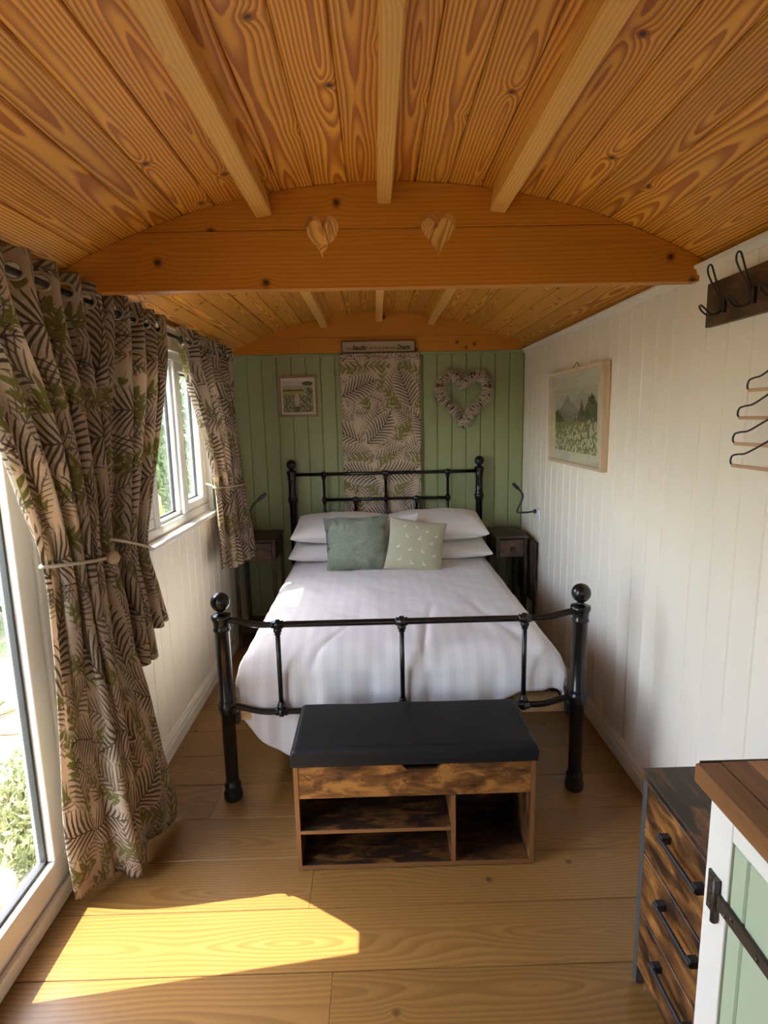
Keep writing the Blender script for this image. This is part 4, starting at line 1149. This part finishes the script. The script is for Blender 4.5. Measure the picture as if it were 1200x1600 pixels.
# ================================================================== coat rack and hangers
XN = XR-.012          # near stretch of the right wall
cr_ = empty('coat_rack', (XN, 1.35, 1.760), 'dark wooden coat rack board with black wire hooks', 'coat rack')
M['rackwood'] = rustic('rack_wood', (.045, .024, .010), (.095, .048, .018), (.17, .088, .035), .5, axis=1)
MB().box(-.018, .001, -.45, .440, 0, .128, .002).build('backboard', M['rackwood'], cr_)
M['wire'] = plain('black_wire', (.02, .012, .012), .4)
def hook(y):
    h = MB().box(-.030, -.017, -.011, .011, .028, .070, .002).build('hook_plate', M['wire'], cr_, (0, y, 0))
    up_l = []
    for sgn in (-1, 1):
        seg = [(-.030, sgn*.003, .066), (-.042, sgn*.006, .090), (-.056, sgn*.011, .118), (-.066, sgn*.013, .142), (-.069, sgn*.009, .156)]
        up_l += seg if sgn < 0 else seg[::-1]
    up_l = up_l[:5]+[(-.070, 0, .161)]+up_l[5:]
    MB().tube(spline(up_l, 5), .0026, 7).build('hook_wire', M['wire'], h)
    lo_l = []
    for sgn in (-1, 1):
        seg = [(-.030, sgn*.003, .034), (-.044, sgn*.005, .024), (-.062, sgn*.009, .024), (-.078, sgn*.011, .036), (-.088, sgn*.007, .047)]
        lo_l += seg if sgn < 0 else seg[::-1]
    lo_l = lo_l[:5]+[(-.090, 0, .050)]+lo_l[5:]
    MB().tube(spline(lo_l, 5), .0026, 7).build('hook_wire', M['wire'], h)
for y in (.345, .215, .085, -.045, -.175, -.305): hook(y)
M['hangwood'] = wood('hanger_wood', (.60, .38, .22), (.50, .28, .14), ring=80, contrast=.4, knots=.3)
hl = ['thin wire clothes hanger with wooden bar, topmost of the cascade', 'thin wire clothes hanger with wooden bar, second down in the cascade', 'thin wire clothes hanger with wooden bar, third down in the cascade', 'thin wire clothes hanger with wooden bar, lowest of the cascade']
for i, (z, ye) in enumerate(((1.560, 1.540), (1.487, 1.565), (1.417, 1.570), (1.357, 1.566))):
    yc = 1.345; L = ye-yc; xh = XN-.034-.0045*i
    e = empty('clothes_hanger', (xh, yc, z), hl[i], 'hanger')
    half = [(0, 0, .100), (0, .03, .092), (0, L*.50, .056), (0, L*.72, .036), (0, L*.86, .032), (0, L*.97, .026), (0, L*1.0, .010), (0, L*.955, 0)]
    pts = [(x, -y, zz) for x, y, zz in half[::-1]]+half[1:]
    MB().tube(spline(pts, 4), .0026, 7).build('wire', M['wire'], e)
    hk = [(0, 0, .10), (0, 0, .125), (0, .016, .142), (0, .010, .160), (0, -.008, .162), (0, -.016, .150)]
    MB().tube(spline(hk, 4), .0022, 7).build('hook', M['wire'], e)
    me = MB().box(-L*.96, L*.96, -.004, .004, -.0045, .0045, .002).mesh('bar', M['hangwood']); mobj('bar', me, e, None, (0, 0, PI/2))

# ================================================================== chest of drawers
cx0, cx1, cy0, cy1, cz = .655, XR-.02, .88, 1.295, .616
b = ((cx0+cx1)/2, (cy0+cy1)/2, 0); ch = empty('drawer_chest', b, 'rustic brown chest of three drawers with black bar handles', 'chest of drawers')
local_box('chest_top', 'rusticd', cx0-.006, cx1, cy0-.004, cy1+.004, cz-.016, cz, ch, b, .0015, 'y')
for (lx, ly) in ((cx0, cy0), (cx0, cy1-.022), (cx1-.022, cy0), (cx1-.022, cy1-.022)):
    local_box('leg', 'greymetal', lx, lx+.022, ly, ly+.022, 0, cz-.016, ch, b, .001, 'z')
local_box('side_panel', 'rusticd', cx0+.024, cx1-.024, cy1-.014, cy1-.004, .06, cz-.018, ch, b, .001)
local_box('side_panel', 'rusticd', cx0+.024, cx1-.024, cy0+.004, cy0+.014, .06, cz-.018, ch, b, .001)
local_box('back_panel', 'rusticd', cx1-.012, cx1-.004, cy0+.024, cy1-.024, .06, cz-.018, ch, b, .001, 'y')
for (z0, z1) in ((.404, .592), (.232, .398), (.062, .226)):
    d = local_box('drawer', 'rustic', cx0-.002, cx0+.014, cy0+.024, cy1-.024, z0, z1, ch, b, .002, 'y')
    # handle in the drawer's own axes: local X runs along the chest, local Y points away from the room
    h = MB(); ym = 0.0; hz = .030 if z0 > .35 else .035
    for s in (-1, 1): h.box(s*.070-.009 if s < 0 else s*.070-.009, s*.070+.009, .0075, .030, hz-.008, hz+.010, .001)
    h.box(-.079, .079, .026, .034, hz-.005, hz+.006, .0015)
    h.build('handle', M['blackmatt'], d)

# ================================================================== kitchen cabinet and worktop
kx, ky1, ky0, kz = .530, .828, -.60, .898
kb = ((kx+XN)/2, (ky0+ky1)/2, 0); kc = empty('kitchen_cabinet', kb, 'white kitchen cabinet with a sage green boarded door', 'cabinet')
M['kwhite'] = painted('cabinet_white', (.80, .77, .70), .45); M['kgreen'] = painted('cabinet_green', (.42, .50, .34), .45)
local_box('body', 'kwhite', kx+.02, XN-.004, ky0, ky1-.002, 0, kz, kc, kb, .001, 'y')
local_box('stile', 'kwhite', kx, kx+.020, ky1-.058, ky1, 0, kz-.0005, kc, kb, .0015, 'z')
local_box('stile', 'kwhite', kx, kx+.020, .20, .262, 0, kz-.0005, kc, kb, .0015, 'z')
local_box('rail', 'kwhite', kx, kx+.020, .2625, ky1-.0585, kz-.050, kz-.0005, kc, kb, .0015, 'y')
local_box('rail', 'kwhite', kx, kx+.020, .2625, ky1-.0585, 0, .10, kc, kb, .0015, 'y')
dr0, dr1, dz0, dz1 = .265, ky1-.0605, .103, kz-.052
dpar = local_box('door', 'kgreen', kx+.012, kx+.020, dr0, dr1, dz0, dz1, kc, kb, .001, 'z')
def dchild(name, mat, x0, x1, y0, y1, z0, z1, c=.0015, par=dpar):
    """child of the door: the door's local X is up, its local Y is world Y"""
    cx_, cy_, cz_ = kx+.016, (dr0+dr1)/2, (dz0+dz1)/2
    me = MB().box(z0-cz_, z1-cz_, y0-cy_, y1-cy_, -(x1-cx_), -(x0-cx_), c).mesh(name, M[mat]); return mobj(name, me, par)
n_b = 6; edges = [dr1, dr1-.036]; 
while edges[-1]-.095 > dr0: edges.append(edges[-1]-.095)
edges.append(dr0)
for a, b_ in zip(edges[1:], edges[:-1]): dchild('door_board', 'kgreen', kx+.0015, kx+.0125, a+.001, b_-.001, dz0, dz1, .003)
M['iron'] = plain('dark_iron', (.055, .045, .036), .45, .5, 90, .3)
hg = empty('hinge', (0, 0, 0)); hg.parent = kc
hg.location = (kx-kb[0], ky1-.035-kb[1], .728)
for z_ in (0,):
    MB().box(-.004, .001, -.001, .022, -.035, .035, .001).build('hinge_plate', M['iron'], hg)
    MB().tube([(-.0055, -.003, -.042), (-.0055, -.003, .036)], .0055, 10).build('hinge_pin', M['iron'], hg)
    MB().prism([(-.005, -.012), (-.005, .013), (-.26, .006), (-.275, 0), (-.26, -.006)], -.006, .0005, 'x').build('hinge_strap', M['iron'], hg)
    for (yy, zz) in ((.011, .024), (.011, 0), (.011, -.024), (-.030, -.006), (-.046, .004), (-.105, -.002), (-.17, 0)):
        MB().lathe([(.0045, .0005), (.0040, -.0015), (.0015, -.0025)], (-.004 if yy > 0 else -.006, yy, zz), 8, 'x').build('screw', M['iron'], hg)
wt = empty('worktop', ((.51+XN)/2, (ky0+.85)/2, kz), 'oiled wood block worktop with mixed brown staves', 'worktop')
def stave_mat():
    t = NT('stave_wood'); o = t.xyz(t.obj()); r = t.rnd(); off = t.math('MULTIPLY', r, 40)
    n1 = t.noise(t.comb(t.math('ADD', t.math('MULTIPLY', o[0], 5), off), t.math('MULTIPLY', o[1], 60), t.math('MULTIPLY', o[2], 60)), 1, 4)
    rp = t.n('ValToRGB'); t.set(rp.inputs[0], r); e_ = rp.color_ramp.elements
    e_[0].position = 0; e_[0].color = (.36, .17, .065, 1); e_[1].position = 1; e_[1].color = (.30, .13, .045, 1)
    for p_, c_ in ((.25, (.42, .21, .085)), (.5, (.17, .070, .026)), (.7, (.50, .28, .13)), (.85, (.10, .045, .02))): q_ = e_.new(p_); q_.color = (*c_, 1)
    hs = t.n('HueSaturation'); t.set(hs.inputs['Value'], t.mr(n1, .2, .8, .65, 1.3)); t.set(hs.inputs['Color'], rp.outputs[0])
    t.col(hs.outputs[0]); t.rough(.3); return t.m
M['stave'] = stave_mat()
wx0, wx1, wy0, wy1 = .510, XN-.002, ky0, .848
ns = 12; swd = (wx1-wx0)/ns; rng = random.Random(11)
for i in range(ns):
    y = wy1; first = rng.uniform(.10, .30)
    while y > wy0+.01:
        L = min(first, y-wy0); x0 = wx0+i*swd
        me = MB().box(-L/2+.0002, L/2-.0002, -swd/2+.0002, swd/2-.0002, 0, .034, .0025 if i == 0 else .0006).mesh('stave', M['stave'])
        mobj('stave', me, wt, (x0+swd/2-wt.location.x, y-L/2-wt.location.y, 0), (0, 0, PI/2)); y -= L; first = rng.uniform(.28, .5)
MB().box(wx0+.01-wt.location.x, wx1-wt.location.x, wy1-wt.location.y, wy1+.004-wt.location.y, .002, .0345, .0008).build('end_strip', M['blackmatt'], wt)

# ================================================================== garden beyond the glass
def ground_mat():
    t = NT('garden_ground'); v = t.obj(); n = t.noise(v, 1.2, 4); n2 = t.noise(v, 40, 4)
    c = t.mix(t.mr(n, .42, .58, smooth=True), (.20, .165, .115), (.13, .15, .055)); hs = t.n('HueSaturation'); t.set(hs.inputs['Value'], t.mr(n2, .2, .8, .6, 1.4)); t.set(hs.inputs['Color'], c)
    t.col(hs.outputs[0]); t.rough(.95); t.bump(n2, .6, .03); return t.m
GZ = -.52
g = MB().box(-40, 40, -40, 40, GZ-.1, GZ).build('ground', ground_mat()); tag(g, 'dry garden ground around the hut', 'ground', kind='structure')
M['slab'] = plain('sandstone', (.36, .27, .17), .9, 0, 8, .3, .18)
slabs = ['sandstone paving slab beneath the hose coil', 'sandstone paving slab next to the dry bush', 'sandstone paving slab against the hut wall', 'sandstone paving slab out by the hedge']
for (x0, x1, y0, y1), lb in zip([(-2.75, -2.05, 3.15, 3.95), (-2.02, -1.40, 2.55, 3.25), (-2.72, -2.06, 2.40, 3.12), (-3.5, -2.8, 3.2, 4.0)], slabs):
    o = MB().box(x0+.02, x1-.02, y0+.02, y1-.02, GZ, GZ+.045, .012).build('paving_slab', M['slab']); tag(o, lb, 'slab', 'garden paving slabs')
M['hose'] = plain('pale_hose', (.40, .37, .22), .5)
pts = [(-2.45+.26*math.cos(a)*(1-.02*a), 3.60+.20*math.sin(a)*(1-.02*a), GZ+.058+.0065*a*.35) for a in [i*.22 for i in range(95)]]
o = MB().tube(pts, .013, 7).build('garden_hose', M['hose']); tag(o, 'coiled pale garden hose on the paving slab', 'hose')
M['terracotta'] = plain('terracotta', (.42, .15, .07), .8)
pot = empty('plant_pot', (-1.60, 1.93, GZ), 'round terracotta plant pot outside the glazed door', 'plant pot')
MB().lathe([(.09, 0), (.125, .20), (.145, .20), (.147, .24), (.13, .24), (.12, .20), (.02, .19)], (0, 0, 0), 22).build('pot', M['terracotta'], pot)
M['leafdry'] = plain('dry_leaf', (.22, .24, .10), .8, 0, 3, .1, .3); M['leafg'] = plain('hedge_leaf', (.075, .125, .03), .7, 0, 2, .1, .4); M['bark'] = plain('bark', (.10, .07, .045), .9, 0, 40, .5, .2)
def foliage(mb, c, r, n, size, rng, flat=1.):
    for _ in range(n):
        d = Vector((rng.gauss(0, 1), rng.gauss(0, 1), rng.gauss(0, 1))).normalized()*(rng.random()**.45)
        p = Vector(c)+Vector((d.x*r[0], d.y*r[1], d.z*r[2]))
        e_ = Euler((rng.uniform(0, 6), rng.uniform(0, 6), rng.uniform(0, 6))); s = size*rng.uniform(.6, 1.3)
        q = [Vector((-s, 0, 0)), Vector((0, -s*.38, s*.1)), Vector((s, 0, 0)), Vector((0, s*.38, s*.1))]
        mb.add([p+e_.to_matrix()@k for k in q], [(0, 1, 2), (0, 2, 3)])
def bush(label, loc, r, n, size, mat, seed, cat='bush', stems=6, group=None, name='bush'):
    e = empty(name, loc, label, cat, group); rng = random.Random(seed); mb = MB(); foliage(mb, (0, 0, r[2]*.95), r, n, size, rng)
    o = mb.build('foliage', M[mat], e, fixn=False); o['kind'] = 'stuff'
    for k in range(stems):
        a = rng.uniform(0, 6.28); q = [(0.02*math.cos(a), .02*math.sin(a), -.01)]
        for j in range(1, 5): q.append((r[0]*.7*j/4*math.cos(a)+rng.uniform(-.02, .02), r[1]*.7*j/4*math.sin(a), r[2]*1.5*j/4))
        MB().tube(q, [.012, .009, .007, .005, .003], 6).build('stem', M['bark'], e)
bush('dry feathery green bush outside the glazed door', (-1.62, 2.52, GZ), (.30, .36, .27), 5200, .022, 'leafdry', 3)
bush('dry feathery bush beyond the terracotta pot', (-2.20, 1.85, GZ), (.30, .34, .24), 3600, .022, 'leafdry', 4)
hb = ['tall leafy green hedge bush seen through the window']*7
for i, (x, y, rx, rz_) in enumerate([(-4.3, 9.7, 1.0, 1.7), (-4.2, 7.6, .9, 1.35), (-4.4, 5.5, 1.0, 1.2), (-4.6, 3.4, .9, 1.0), (-4.8, 1.3, .9, .9), (-4.4, 11.8, 1.1, 1.9), (-3.3, 13.9, 1.2, 2.0)]):
    bush(hb[i], (x, y, GZ), (rx, 1.0, rz_), 4200, .085, 'leafg', 20+i, stems=4, group='hedge bushes along the garden')
# yellow and orange container seen through the window
M['yel'] = plain('yellow_plastic', (.75, .42, .03), .4); M['orng'] = plain('orange_plastic', (.85, .26, .02), .4)
yc_ = empty('garden_container', (-1.72, 4.12, GZ), 'bright yellow container with an orange lid outside the window', 'container')
MB().lathe([(.10, 0), (.115, .02), (.115, 1.30), (.10, 1.33)], (0, 0, 0), 24).build('body', M['yel'], yc_)
MB().lathe([(.125, 1.331), (.13, 1.35), (.125, 1.48), (.09, 1.56), (.02, 1.58)], (0, 0, 0), 24).build('lid', M['orng'], yc_)
